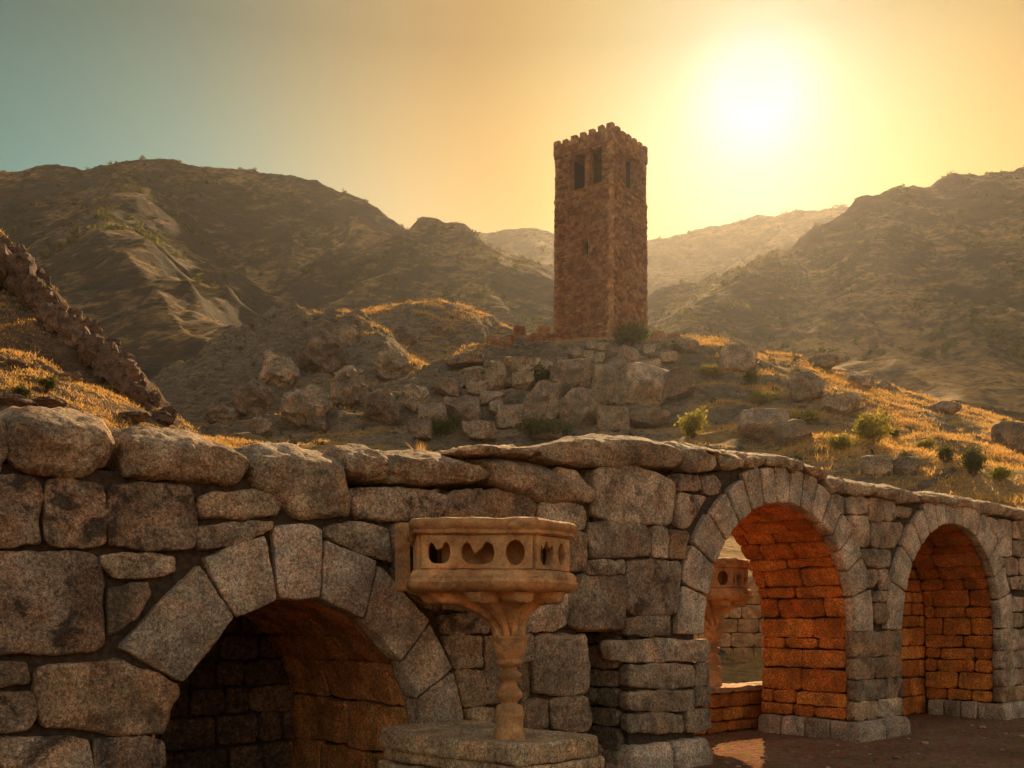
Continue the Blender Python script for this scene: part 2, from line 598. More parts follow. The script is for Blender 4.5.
def wall_b(X, Y): return -(X - WX) * SW + (Y - WY) * CW
def wall_s(X, Y): return (X - WX) * CW + (Y - WY) * SW


def mound_h(X, Y):
    b = wall_b(X, Y)
    base = -.4 + .17 * np.clip(b - .8, 0, 60) + .0 * X
    H = ridge_field(X, Y, MOUND, base, 1.5)
    H = ridge_field(X, Y, BACKHILL, H, 1.5, .012)
    far = np.clip((b - 6) / 20, 0, 1)
    P = xyz(X, Y)
    H = H + far * (1.1 * fbm(P / 11, 5, .55) + .5 * fbm(P / 3.1, 3, .5, ridged=True))
    # rock bands: steep, broken ground on the camera's side of the crag
    crag = np.clip(1 - np.abs((X - (-4)) / 26) ** 4, 0, 1) * np.clip((Y - 60) / 12, 0, 1) * np.clip((90 - Y) / 4, 0, 1)
    crag2 = np.clip(1 - np.abs((X + 26) / 16) ** 4, 0, 1) * np.clip((Y - 78) / 8, 0, 1) * np.clip((112 - Y) / 6, 0, 1)
    st = H / 2.1 + .45 * gnoise(P / 4.5)
    stp = (np.floor(st) + np.clip((st - np.floor(st)) * 3.0, 0, 1)) * 2.1 - .45 * gnoise(P / 4.5) * 2.1
    H = H + np.clip(crag, 0, 1) * .85 * (stp - H) + crag * .5 * fbm(P / 1.3, 3, .6, ridged=True)
    H = H + crag2 * (2.6 * (fbm(P / 7.5, 4, .5, ridged=True) - .25) + 1.1 * fbm(P / 2.4, 3, .6, ridged=True))
    H = H + .35 * np.clip((Y - 78) / 8, 0, 1) * (X < -12) * fbm(P / 1.1, 3, .6, ridged=True)
    # level terrace for the tower
    dT = np.hypot(X - TWX, (Y - TWY)) - 5.5
    w = np.clip(dT / 3.0, 0, 1)
    H = TWZ * (1 - w) + H * w
    return H


# tower foot
TWX, TWY = (601 - 512) / F * 93.0, 93.0
TWZ = CAM_H + (HOR - 339) / F * 88.0
terrain('castle_mound', -75, 95, 15, 150, 620, 480, mound_h, M_HILL)

NEARL = [
    ([(-260, 60, 66), (-120, 150, 62), (-40, 205, 60), (0, 256, 58), (28, 278, 57), (42, 306, 56), (76, 330, 55), (120, 368, 54), (138, 396, 53), (182, 434, 52), (235, 466, 51)], .36, .9, .3),
    ([(-140, 330, 44), (-40, 352, 45), (40, 372, 46), (110, 398, 47), (190, 440, 48)], .42, .1, .5),
]


def near_h(X, Y):
    H = ridge_field(X, Y, NEARL, -6 + 0 * X, .8)
    P = xyz(X, Y)
    H = -1.5 + (H + 1.5) * np.clip((wall_b(X, Y) - 5) / 12, 0, 1)
    rx = (X / np.maximum(Y, 1)) * F + 512
    band = np.clip(1 - np.abs(Y - (58 - rx * .035)) / 3.4, 0, 1) * np.clip((150 - rx) / 30, 0, 1)
    H = H + band * (1.5 * fbm(P / 2.6, 5, .62, ridged=True) - .5) + .5 * np.clip((Y - 47) / 5, 0, 1) * fbm(P / .9, 3, .65, ridged=True)
    return H + .6 * fbm(P / 4, 6, .6) + .25 * fbm(P / 1.2, 3, .6, ridged=True) * np.clip(gnoise(P / 6 + 5) * 3 + .5, 0, 1.5)


terrain('grassy_slope', -80, -2, 6, 78, 480, 440, near_h, M_NEAR)

LEFTM = [
    ([(-400, 300, 430), (-200, 240, 420), (-60, 202, 405), (0, 182, 400), (40, 171, 400), (85, 166, 400), (170, 168, 402), (230, 179, 405), (290, 188, 408), (350, 203, 410), (427, 240, 412), (500, 272, 415)], .95, .6, 3),
    ([(110, 168, 401), (138, 192, 345), (108, 230, 245), (128, 262, 204), (170, 300, 178), (208, 336, 160), (262, 375, 146), (320, 410, 134)], .8, .72, 3),
    ([(128, 262, 204), (70, 310, 180), (60, 380, 160)], .8, .5, 1),
    ([(300, 230, 372), (365, 229, 360), (430, 240, 345), (482, 256, 335), (520, 277, 325), (556, 306, 315), (620, 340, 305)], .88, .45, 2),
    ([(430, 228, 345), (392, 262, 300), (335, 312, 262), (290, 372, 225)], .85, .45, 2),
    ([(482, 250, 335), (474, 300, 275), (440, 350, 238), (400, 400, 205)], .85, .4, 2),
    ([(0, 182, 400), (-20, 250, 350), (20, 330, 300), (40, 400, 250)], .7, .5, 2),
]
RIGHTM = [
    ([(560, 350, 330), (640, 306, 335), (700, 286, 340), (780, 256, 345), (850, 212, 350), (872, 200, 350), (905, 188, 350), (960, 176, 350), (1024, 168, 350), (1100, 150, 350), (1250, 110, 350), (1400, 160, 350)], .92, .5, 2),
    ([(640, 395, 205), (700, 372, 215), (800, 351, 228), (850, 329, 240), (908, 305, 252), (960, 268, 275), (1030, 222, 310)], .40, .55, 1),
        ([(1010, 235, 290), (1000, 310, 230), (960, 380, 180)], .6, .5, 1),
    ([(640, 330, 300), (720, 318, 300), (780, 290, 320)], .4, .3, 2),
    ([(900, 420, 190), (980, 370, 215), (1060, 310, 250), (1120, 250, 290)], .7, .35, 2),
    ([(780, 256, 345), (742, 290, 262), (700, 330, 215)], .5, .6, 2),
    ([(705, 284, 340), (702, 312, 282), (668, 345, 245)], .45, .5, 1),
    ([(905, 188, 350), (880, 250, 290), (850, 300, 250)], .5, .5, 1),
]
BACKM = [
    ([(200, 270, 820), (380, 243, 800), (430, 238, 790), (470, 238, 780), (530, 233, 770), (560, 240, 770), (610, 253, 760), (650, 244, 750), (700, 234, 750), (760, 222, 750), (840, 212, 750), (950, 190, 760), (1150, 200, 760)], .85, .5, 4),
    ([(530, 233, 770), (560, 275, 620), (600, 310, 520)], .6, .6, 3),
    ([(840, 212, 750), (740, 262, 620), (660, 300, 520)], .6, .6, 3),
    ([(610, 300, 540), (560, 285, 600), (500, 300, 560)], .6, .5, 3),
]


def mtn(ridges, amp, gs, k, base, y0=110):
    def hf(X, Y):
        H = ridge_field(X, Y, ridges, base + 0 * X, k)
        P = xyz(X + 14 * gnoise(xyz(X, Y) / 60), Y)
        Pg = xyz(X * 1.7, Y * .8)
        n = amp * (fbm(P / gs, 5, .42) * .7 + .9 * fbm(Pg / (gs * .8), 6, .42, ridged=True) - .4) + 1.1 * fbm(xyz(X * 1.2, Y * .7) / 18, 4, .5, ridged=True) + .6 * fbm(P / 5, 3, .65)
        return -10 + (H + n + 10) * np.clip((Y - y0) / 30, 0, 1)
    return hf


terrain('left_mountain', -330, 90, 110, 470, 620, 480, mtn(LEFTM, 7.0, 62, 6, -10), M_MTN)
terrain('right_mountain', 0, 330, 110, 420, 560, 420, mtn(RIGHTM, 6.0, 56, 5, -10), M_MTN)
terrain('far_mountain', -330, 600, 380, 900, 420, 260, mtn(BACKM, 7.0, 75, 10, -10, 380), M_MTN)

# the ground: one sheet to the horizon, and the trodden floor of the arcade on it
mb = MB()
g = np.linspace(-1, 1, 61); g = np.sign(g) * np.abs(g) ** 2.2 * 2500
GX, GY = np.meshgrid(g, g + 300)
GZ = -8.0 + 0 * GX
V, Fc = grid_vf(np.stack([GX, GY, GZ], -1)); mb.add(V, Fc)
tag(mb.build('plain', M_MTN), kind='structure')
mb = MB()
S_, B_ = np.meshgrid(np.linspace(-16, 26, 520), np.linspace(-16, 7.5, 300))
Pg = wall(S_, 0, B_)
Z = .018 * fbm(Pg / .9, 4) + .012 * gnoise(Pg * 7)
edge = np.clip((B_ - 2.2) / 5.0, 0, 1)
Z = Z + edge * (.17 * 5.0 * edge) * .9
Z -= .5 * np.clip((B_ - 6.8) / .6, 0, 1)
Pg[..., 2] = Z
V, Fc = grid_vf(Pg); mb.add(V, Fc)
tag(mb.build('gravel_floor', M_GROUND), kind='structure')

# ================================================================== ARCADE WALL
wl = wall(-3, 0, .6)
AW = empty('arcade_wall', tuple(wl), 'long weathered stone wall of rough blocks pierced by three round arches', 'wall')


def poly_prism(mb, poly, b0, b1):
    """polygon in wall coordinates extruded into the wall"""
    bm = bmesh.new()
    vs = [bm.verts.new(tuple(wall(s, h, b0))) for s, h in poly]
    f = bm.faces.new(vs)
    r = bmesh.ops.extrude_face_region(bm, geom=[f])
    d = Vector(wall(0, 0, b1) - wall(0, 0, b0))
    bmesh.ops.translate(bm, verts=[x for x in r['geom'] if isinstance(x, bmesh.types.BMVert)], vec=d)
    bmesh.ops.triangulate(bm, faces=bm.faces[:])
    bmesh.ops.recalc_face_normals(bm, faces=bm.faces[:])
    bm.verts.index_update()
    mb.add([tuple(v.co) for v in bm.verts], [tuple(v.index for v in f.verts) for f in bm.faces])
    bm.free()


def arch_pts(A, extra, n=24, base=-.3):
    s0, h0, R = A
    R = R + extra
    return [(s0 - R, base)] + [(s0 + R * math.cos(a), h0 + R * math.sin(a)) for a in np.linspace(math.pi, 0, n)] + [(s0 + R, base)]


top_px = [(-150, 452), (0, 462), (115, 470), (250, 478), (340, 487), (450, 494), (560, 506), (592, 500)]
topA = [to_wall(*p) for p in top_px]
top_px2 = [(600, 476), (700, 474), (770, 466), (810, 474), (850, 496), (905, 502), (950, 506), (1024, 520), (1060, 525)]
topB = [to_wall(*p) for p in top_px2] + [(9.0, 3.0), (13.0, 3.0)]
topA = [(-11.0, topA[0][1])] + [p for p in topA if p[0] > -10.9]
topA[-1] = (-3.1, topA[-1][1])
core = MB()
polyA = [(-11.0, -.3)] + arch_pts(A1, .09) + [(-3.28, -.3)] + [(-3.28, 1.62), (-3.1, 1.62)] + topA[::-1]
poly_prism(core, polyA, .075, 2.4)
polyB = [(-3.1, 1.60), (-2.52, 1.60), (-2.52, -.3)] + arch_pts(A2, .09) + arch_pts(A3, .09) + [(13.0, -.3)] + topB[::-1]
poly_prism(core, polyB, .075, 1.5)
core.build('rubble_core', M_CORE, AW, smooth=False)

blocks = []                                   # (name, poly, kwargs)
def B(poly, mat=None, **k): blocks.append((poly, mat or M_STONE, k))

L_, = (M_BLOTCH,)
# -- left end, large blocks (outlines in the wall's plane)
B(R1([(-60, 190), (65, 190), (83, 210), (78, 270), (85, 325), (-60, 330)]), L_, step=.028, depth=.5)
B(R1([(95, 198), (205, 203), (212, 260), (205, 330), (100, 328), (92, 270)]), L_, step=.026, depth=.5)
B(R1([(218, 205), (385, 207), (390, 335), (300, 337), (213, 330)]), step=.026, depth=.5)
B(R1([(397, 230), (430, 220), (540, 220), (560, 240), (548, 268), (400, 272)]), M_COPING, step=.022, depth=.5, e=.045, tint=.8)
B(R1([(393, 288), (540, 278), (542, 295), (470, 325), (395, 338)]), step=.024, depth=.5)
B(R1([(-60, 345), (120, 340), (200, 350), (208, 440), (215, 535), (100, 540), (-60, 540)]), L_, step=.028, depth=.5, e=.035)
B(R1([(202, 343), (350, 345), (348, 375), (300, 390), (235, 392), (205, 365)]), step=.024, depth=.5)
B(R1([(215, 412), (295, 400), (298, 430), (250, 490), (218, 505)]), step=.024, depth=.45)
B(R1([(80, 565), (240, 556), (362, 605), (325, 705), (85, 690), (72, 620)]), step=.026, depth=.5, e=.035)
B(R1([(-60, 560), (50, 560), (65, 600), (-60, 608)]), depth=.45)
B(R1([(-60, 622), (60, 617), (70, 655), (55, 692), (-60, 700)]), L_, depth=.45)
B(R1([(-60, 712), (180, 708), (182, 800), (-60, 800)]), L_, depth=.5)
B(R1([(190, 710), (325, 710), (328, 800), (190, 800)]), depth=.5)
B(R1([(-60, 812), (100, 812), (100, 930), (-60, 930)]), depth=.5)
B(R1([(110, 812), (330, 812), (330, 930), (110, 930)]), depth=.5)
# -- around the first arch
B(R2([(237, 232), (300, 223), (372, 243), (383, 318), (345, 303), (240, 262)]), step=.026, depth=.5)
B(R2([(290, 147), (400, 150), (505, 162), (496, 218), (300, 222)]), step=.026, depth=.5, e=.04)
B(R2([(506, 160), (580, 152), (585, 218), (503, 220)]), depth=.5)
B(R3([(190, 8), (380, 3), (440, 38), (425, 80), (182, 80)]), depth=.5, e=.04)
B(R3([(445, 33), (550, 38), (568, 92), (560, 108), (470, 98), (438, 80)]), depth=.5)
B(R3([(40, 92), (200, 92), (200, 190), (165, 340), (100, 300), (42, 230)]), depth=.4)
B(R3([(205, 92), (360, 92), (360, 190), (205, 190)]), depth=.4)
B(R3([(368, 92), (562, 112), (568, 222), (368, 222)]), depth=.4)
B(R3([(205, 196), (360, 196), (360, 335), (172, 335)]), depth=.4)
B(R3([(368, 228), (520, 228), (520, 378), (432, 392), (368, 392)]), depth=.4)
B(R3([(168, 343), (300, 340), (300, 396), (182, 398)]), depth=.4)
B(R3([(310, 340), (362, 340), (362, 396), (310, 396)]), depth=.4)
B(R3([(182, 404), (282, 404), (282, 490), (202, 492)]), M_COPING, step=.026, depth=.4, tint=.3)
B(R3([(290, 404), (330, 404), (332, 590), (298, 592)]), depth=.4)
B(R3([(210, 500), (290, 500), (302, 592), (232, 600)]), M_COPING, step=.026, depth=.4, tint=.2)
B(R3([(240, 606), (320, 600), (322, 690), (248, 690)]), depth=.4)
B(R3([(385, 398), (428, 400), (425, 470), (385, 474)]), depth=.4)
B(R3([(335, 404), (378, 404), (378, 690), (335, 690)]), depth=.4)
B(R3([(385, 480), (412, 480), (412, 572), (385, 575)]), depth=.4)
B(R3([(432, 400), (578, 398), (584, 500), (574, 562), (425, 568)]), step=.03, depth=.45, e=.04)
B(R3([(388, 582), (465, 578), (470, 655), (390, 660)]), depth=.4)
B(R3([(473, 575), (573, 570), (588, 640), (577, 668), (478, 664)]), step=.03, depth=.45)
B(R3([(390, 668), (470, 664), (470, 760), (390, 760)]), depth=.4)
B(R3([(478, 674), (590, 674), (590, 760), (478, 760)]), depth=.4)
B(R3([(390, 770), (590, 770), (590, 870), (390, 870)]), depth=.4)
B(R3([(525, 234), (680, 238), (684, 310), (680, 387), (522, 382)]), step=.03, depth=.42, e=.04)
B(R2([(500, 700), (600, 700), (600, 800), (500, 800)]), depth=.4)
# -- between the recess and the second arch
B(R4([(-2, 102), (40, 112), (60, 140), (58, 178), (-2, 178)]), M_COPING, step=.03, depth=.5, e=.05, tint=.6)
B(R4([(80, 100), (170, 100), (250, 128), (258, 165), (252, 232), (165, 228), (78, 214)]), step=.03, depth=.45, e=.045)
B(R4([(246, 118), (308, 122), (312, 155), (252, 155)]), depth=.4)
B(R4([(318, 125), (345, 122), (357, 140), (350, 162), (320, 163)]), depth=.4)
B(R4([(262, 162), (325, 168), (283, 240), (260, 235)]), depth=.4)
B(R4([(68, 222), (180, 222), (203, 240), (203, 300), (68, 306)]), step=.03, depth=.45, e=.045)
B(R4([(207, 234), (240, 238), (240, 304), (207, 303)]), depth=.4)
B(R4([(245, 245), (284, 245), (278, 305), (245, 303)]), depth=.4)
B(R4([(150, 310), (265, 309), (268, 330), (262, 430), (150, 430)]), step=.03, depth=.42, e=.04)
B(R4([(62, 310), (144, 310), (144, 342), (62, 342)]), depth=.4)
B(R4([(150, 436), (242, 433), (242, 476), (150, 476)]), depth=.4)
B(R4([(2, 184), (52, 190), (60, 230), (54, 242), (2, 240)]), depth=.4)
B(R4([(2, 248), (60, 248), (60, 332), (2, 332)]), depth=.4)
# pier between recess and second arch
B(R4([(110, 484), (328, 484), (329, 534), (110, 534)]), step=.035, depth=.14, e=.035)
B(R4([(152, 540), (300, 540), (300, 592), (152, 592)]), depth=.14, e=.035)
B(R4([(304, 538), (330, 535), (330, 584), (304, 587)]), depth=.14)
B(R4([(152, 598), (300, 596), (300, 642), (152, 644)]), depth=.14, e=.035)
B(R4([(304, 590), (332, 588), (332, 630), (304, 632)]), depth=.14)
B(R4([(152, 649), (276, 647), (276, 692), (152, 692)]), depth=.14, e=.035)
B(R4([(281, 642), (334, 636), (334, 684), (281, 690)]), depth=.14)
# -- between second and third arch
B(R5([(152, 165), (186, 170), (186, 205), (176, 205)]), depth=.4)
B(R5([(190, 168), (240, 172), (240, 207), (190, 207)]), depth=.4)
B(R5([(190, 211), (240, 213), (243, 277), (218, 277)]), depth=.4)
B(R5([(245, 173), (272, 176), (272, 222), (245, 222)]), depth=.4)
B(R5([(275, 177), (300, 181), (300, 222), (275, 222)]), depth=.4)
B(R5([(303, 190), (336, 195), (332, 214), (303, 215)]), M_COPING, depth=.45)
B(R5([(246, 226), (308, 226), (322, 236), (300, 282), (246, 280)]), depth=.4)
B(R5([(218, 284), (290, 286), (290, 326), (236, 326)]), depth=.46, e=.04)
B(R5([(232, 331), (258, 331), (262, 350), (255, 370), (246, 370)]), M_COPING, depth=.48, e=.05, tint=.4)
B(R5([(263, 331), (287, 331), (287, 375), (263, 375)]), depth=.4)
B(R5([(250, 379), (283, 379), (283, 401), (250, 401)]), depth=.4)
B(R5([(252, 404), (283, 406), (292, 440), (262, 452), (256, 445)]), depth=.4)
# -- right of the third arch
B(R5([(492, 213), (524, 219), (524, 250), (515, 250)]), depth=.4)
B(R5([(528, 219), (555, 222), (555, 300), (532, 300), (528, 255)]), depth=.4)
B(R5([(559, 223), (600, 228), (600, 262), (559, 262)]), depth=.4)
B(R5([(559, 267), (600, 267), (600, 302), (559, 300)]), depth=.4)
B(R5([(534, 306), (570, 306), (570, 342), (546, 342)]), depth=.4)
B(R5([(574, 306), (610, 306), (610, 342), (574, 342)]), depth=.4)
B(R5([(550, 347), (610, 347), (610, 375), (556, 375)]), depth=.4)


def fill_courses(s0, s1, h0, h1, bh=(.17, .26), bw=(.28, .55), limit=None, n=.0):
    """coursed filler blocks in a plain rectangle of the face"""
    h = h0
    out = []
    while h < h1 - .08:
        hh = min(random.uniform(*bh), h1 - h)
        if h1 - h - hh < .1: hh = h1 - h
        s = s0
        while s < s1 - .02:
            w = min(random.uniform(*bw), s1 - s)
            if s1 - s - w < .14: w = s1 - s
            out.append([(s + .008, h + .008), (s + w - .008, h + .008), (s + w - .008, h + hh - .008), (s + .008, h + hh - .008)])
            s += w
        h += hh
    return out


sprg = 1.45
# pier between second and third arch: corner blocks as in the photograph
s0, s1 = A2[0] + A2[2], A3[0] - A3[2]
hs = [.26, .52, .80, 1.10, 1.45]
for i in range(4):
    m = s0 + (s1 - s0) * (.46, .62, .40, .55)[i]
    for a, c in ((s0, m - .006), (m + .006, s1)):
        B([(a, hs[i] + .007), (c, hs[i] + .007), (c, hs[i + 1] - .007), (a, hs[i + 1] - .007)], depth=.14, e=.022)
s0 = A3[0] + A3[2]
for i in range(4):
    m = s0 + (.55, .75, .5, .7)[i]
    for a, c in ((s0, m - .006), (m + .006, s0 + 1.5)):
        B([(a, hs[i] + .007), (c, hs[i] + .007), (c, hs[i + 1] - .007), (a, hs[i + 1] - .007)], depth=.14, e=.022)

n_ind = 0
for poly, mat, k in blocks:
    mb = MB()
    k = dict(k); dep = k.pop('depth', .4)
    k.setdefault('step', .034); k.setdefault('e', .02); k.setdefault('grow', .014)
    stone(mb, poly, front, dep, amp=.013, bulge=random.uniform(0, .02), tiltn=.03, **k)
    if mat is M_STONE: mat = random.choice((M_STONE, M_STONE, M_STONE2, M_BLOTCH))
    mb.build('stone_block', mat, AW)
    n_ind += 1

rest = MB()
for q in fill_courses(s0 + 1.52, 13.0, .26, 2.95) + fill_courses(s0 + .42, s0 + 1.5, 1.47, 2.0) + fill_courses(-11.0, -8.95, .1, 2.35, (.25, .45), (.4, .9)):
    stone(rest, q, front, .4, e=.03, step=.06, amp=.012)
# under the near blocks and plinths of the right-hand piers
for q in fill_courses(-8.9, A1[0] - A1[2], .0, .25, (.25, .26), (.4, .8)) + fill_courses(A1[0] + A1[2], -3.3, .0, .52, (.2, .3), (.3, .5)):
    stone(rest, q, front, .4, e=.03, step=.05, amp=.012)
rest.build('small_masonry', M_STONE, AW)


def plinth(s_a, s_b, hgt, out, b_end):
    mb = MB()
    n = max(1, int(round((s_b - s_a) / .5)))
    xs = np.linspace(s_a - out, s_b + out, n + 1)
    for i in range(n):
        stone(mb, [(xs[i] + .006, -.05), (xs[i + 1] - .006, -.05), (xs[i + 1] - .006 - (.05 if i == n - 1 else 0), hgt), (xs[i] + .006 + (.05 if i == 0 else 0), hgt)],
              lambda u, v, n_: wall(u, v, -out - n_ + np.clip(v - hgt * .55, 0, 1) * .45), .45, e=.035, step=.035, amp=.012)
    # flank running into the opening, on both sides
    for side, sx in ((-1, s_a), (1, s_b)):
        bs = np.linspace(-out + .46, b_end, 4)
        for i in range(3):
            stone(mb, [(bs[i] + .006, -.05), (bs[i + 1] - .006, -.05), (bs[i + 1] - .006, hgt), (bs[i] + .006, hgt)],
                  lambda u, v, n_: wall(sx + side * (out * .8 + n_), v, u), .3, e=.035, step=.05, amp=.012)
    mb.build('plinth', M_VOUS, AW)


plinth(-2.60 + .06, A2[0] - A2[2], .30, .09, 1.5)
plinth(A2[0] + A2[2], A3[0] - A3[2], .26, .10, 1.5)
plinth(A3[0] + A3[2], A3[0] + A3[2] + 1.5, .26, .10, 1.2)

# -- voussoirs
def voussoir(poly, **k):
    mb = MB()
    stone(mb, poly, front, k.pop('depth', .15), e=k.pop('e', .013), step=k.pop('step', .03), amp=.008, corner=.018, bulge=.006, tiltn=.012, wob=.4, grow=k.pop('grow', .004))
    mb.build('voussoir', M_VOUS, AW)


for poly in (R1([(393, 368), (461, 470), (366, 596), (240, 528)]),
             R1([(406, 352), (524, 308), (545, 432), (468, 466)]),
             R2([(121, 238), (180, 231), (226, 241), (221, 390), (134, 392)]),
             R2([(234, 268), (345, 312), (318, 436), (230, 392)]),
             R2([(353, 322), (460, 443), (401, 530), (325, 440)]),
             R2([(464, 451), (512, 549), (433, 612), (407, 536)]),
             R2([(515, 558), (543, 682), (450, 698), (439, 620)]),
             R2([(452, 705), (560, 690), (560, 840), (450, 840)])):
    voussoir(poly, depth=.2, grow=.014, e=.018, step=.024)


def ring(A, w, angs):
    s0, h0, R = A
    for i in range(len(angs) - 1):
        g = .013 / R
        a0, a1 = rad(angs[i]) + g, rad(angs[i + 1]) - g
        wi = w + random.uniform(-.03, .04)
        inner = [(s0 + R * math.cos(a), h0 + R * math.sin(a)) for a in np.linspace(a0, a1, 3)]
        outer = [(s0 + (R + wi) * math.cos(a), h0 + (R + wi) * math.sin(a)) for a in np.linspace(a1, a0, 3)]
        voussoir(inner + outer, step=.032, e=.022)


ring(A2, .43, [0, 17, 30, 41, 51, 60.5, 70, 79, 88, 97, 106, 115.5, 126, 138, 150.5, 164, 180])
ring(A3, .42, [0, 17, 31, 43, 54, 64, 73, 82, 91, 100, 109, 119, 130, 143, 160, 180])


# -- the lining of the openings: jambs and vault, laid in courses
def lining(name, A, b0, b1, course, width, step, foot=0.0, amp=.012):
    s0, h0, R = A
    J = h0 - foot
    Ltot = 2 * J + math.pi * R

    def mp(u, v, n):
        u = np.asarray(u, float)
        a = np.clip((u - J) / R, 0, math.pi)
        s = s0 + (R - n) * np.cos(a); h = h0 + (R - n) * np.sin(a)
        h = np.where(u < J, foot + u, np.where(u > J + math.pi * R, foot + Ltot - u, h))
        return wall(s, h, v)
    mb = MB()
    u = 0.0
    while u < Ltot - .05:
        c = min(random.uniform(*course), Ltot - u)
        st = step if u < Ltot * .62 else step * 2
        v = b0
        while v < b1 - .02:
            w = min(random.uniform(*width), b1 - v)
            if b1 - v - w < .12: w = b1 - v
            j = [random.uniform(-.012, .012) for _ in range(4)]
            off = random.choice((-.012, 0, 0, .008, .014))
            stone(mb, [(u + .006 + j[0], v + .007), (u + c - .006 + j[1], v + .007), (u + c - .006 + j[2], v + w - .007), (u + .006 + j[3], v + w - .007)],
                  lambda a, b_, n: mp(a, b_, n + off - .004), .13, e=.02, step=st, amp=amp, corner=.025)
            v += w
        u += c
    mb.build(name, M_LINING if A is not A1 else M_LINING_B, AW)


lining('arch_lining', A2, .14, 1.5, (.15, .31), (.3, .85), .05, foot=.26)
lining('arch_lining', A3, .14, 1.28, (.16, .30), (.3, .8), .06, foot=.26)
lining('arch_lining', A1, .20, 2.38, (.24, .46), (.6, 1.1), .05)
# flat-topped recess
def jamb_courses(mb, s, b0, b1, h0, h1, side):
    h = h0
    while h < h1 - .05:
        c = min(random.uniform(.18, .26), h1 - h); v = b0
        while v < b1 - .02:
            w = min(random.uniform(.3, .6), b1 - v)
            if b1 - v - w < .12: w = b1 - v
            stone(mb, [(v + .007, h + .006), (v + w - .007, h + .006), (v + w - .007, h + c - .006), (v + .007, h + c - .006)],
                  lambda a, z, n: wall(s + side * n, z, a), .13, e=.022, step=.05, amp=.012, corner=.03)
            v += w
        h += c


mb = MB()
jamb_courses(mb, -2.60, .14, 1.45, 0, 1.46, -1)
jamb_courses(mb, -3.20, .14, 1.45, 0, 1.46, 1)
mb.build('recess_lining', M_STONE, AW)
mb = MB()
stone(mb, [(-3.35, .16), (-2.15, .16), (-2.15, 1.4), (-3.35, 1.4)], lambda u, v, n: wall(u, 1.485 - n, v), .14, e=.03, step=.06)
mb.build('lintel', M_LINING, AW)
# back walls of the closed openings
mb = MB()
V, Fc = box_vf(0, 1, 0, 1, 0, 1)
for (a, c, bb, tp) in ((-7.6, -5.0, 2.42, 1.95), (3.0, 6.6, 1.32, 3.25), (-3.3, -2.5, 1.45, 1.6)):
    P = [tuple(wall(a + (c - a) * x, -.1 + (tp + .1) * z, bb + .08 + .2 * y)) for x, y, z in V]
    mb.add(P, Fc)
mb.build('niche_core', M_CORE, AW, smooth=False)
for (a, c, bb, tp, mat, bh, bw) in ((-7.5, -5.05, 2.40, 1.9, M_OUT, (.2, .4), (.25, .6)), (3.1, 6.5, 1.30, 3.15, M_LINING, (.17, .32), (.35, .9)), (-3.25, -2.55, 1.43, 1.5, M_STONE, (.18, .26), (.25, .5))):  # near niche takes the dark rock colour as painted-in shade
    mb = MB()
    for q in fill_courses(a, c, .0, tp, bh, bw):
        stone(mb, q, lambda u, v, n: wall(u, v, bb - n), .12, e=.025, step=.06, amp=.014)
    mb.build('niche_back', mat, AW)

# -- coping: heavy rounded stones laid along the top
cop = [R1([(-70, 60), (0, 48), (10, 100), (8, 178), (-70, 185)]),
       R1([(14, 62), (60, 46), (222, 62), (232, 120), (215, 172), (170, 192), (60, 185), (13, 150)]),
       R1([(240, 108), (300, 91), (400, 97), (470, 115), (500, 160), (470, 205), (380, 202), (240, 192)]),
       R2([(75, 60), (130, 53), (275, 64), (280, 140), (292, 190), (284, 216), (165, 217), (145, 188), (80, 150)]),
       R2([(285, 62), (330, 52), (400, 66), (440, 88), (462, 122), (445, 142), (380, 138), (286, 128)]),
       R7([(-20, 430), (110, 425), (225, 440), (262, 480), (240, 518), (-5, 522)]),
       R7([(150, 426), (230, 410), (388, 408), (394, 440), (300, 442), (160, 436)]),
       R7([(228, 434), (330, 440), (450, 470), (520, 500), (565, 548), (540, 578), (400, 576), (266, 522)]),
       R7([(382, 435), (430, 405), (530, 388), (640, 380), (740, 383), (800, 408), (808, 450), (780, 478), (640, 474), (500, 472), (392, 456)]),
       R7([(812, 405), (850, 402), (900, 440), (893, 482), (830, 490), (800, 478)]),
       R7([(862, 405), (940, 420), (978, 440), (972, 482), (905, 480), (902, 440)]),
       R4([(402, 66), (446, 70), (446, 102), (404, 104)]),
       R4([(450, 70), (520, 76), (534, 106), (450, 98)]),
       R5([(50, 68), (92, 92), (92, 118), (50, 106)]),
       R5([(95, 90), (140, 96), (146, 130), (95, 121)]),
       R5([(146, 118), (188, 120), (190, 160), (147, 160)]),
       R5([(191, 126), (247, 132), (252, 166), (191, 166)]),
       R5([(250, 136), (330, 146), (352, 176), (330, 184), (255, 172)]),
       R5([(348, 156), (396, 160), (398, 186), (354, 184)]),
       R5([(400, 156), (462, 166), (476, 196), (400, 188)]),
       R5([(466, 168), (532, 178), (537, 210), (480, 207)]),
       R5([(536, 184), (600, 192), (600, 221), (540, 216)])]
for i, q in enumerate(cop):
    mb = MB()
    vs = [p[1] for p in q]; v0, v1 = min(vs), max(vs)
    def cmap(u, v, n, v0=v0, v1=v1):
        w = np.clip((v - (v0 + v1) / 2) / ((v1 - v0) / 2), 0, 1)
        return wall(u, v + w * (.32 * np.clip(-n - .01, 0, .42) - .085), -n - .05)
    stone(mb, q, cmap, 1.05 if q[0][0] < -3.2 else .95, e=.11 if i < 9 else .07, er=2.0, grow=.012, step=.026 if i < 9 else .034, amp=.024, bulge=.03, corner=.05, back_round=.10, tint=random.uniform(.3, .9), tiltn=.04)
    mb.build('coping_stone', M_COPING, AW)
mb = MB()
def topz(s):
    T = sorted(topA + topB); return float(np.interp(s, [p[0] for p in T], [p[1] for p in T]))
s = 7.6
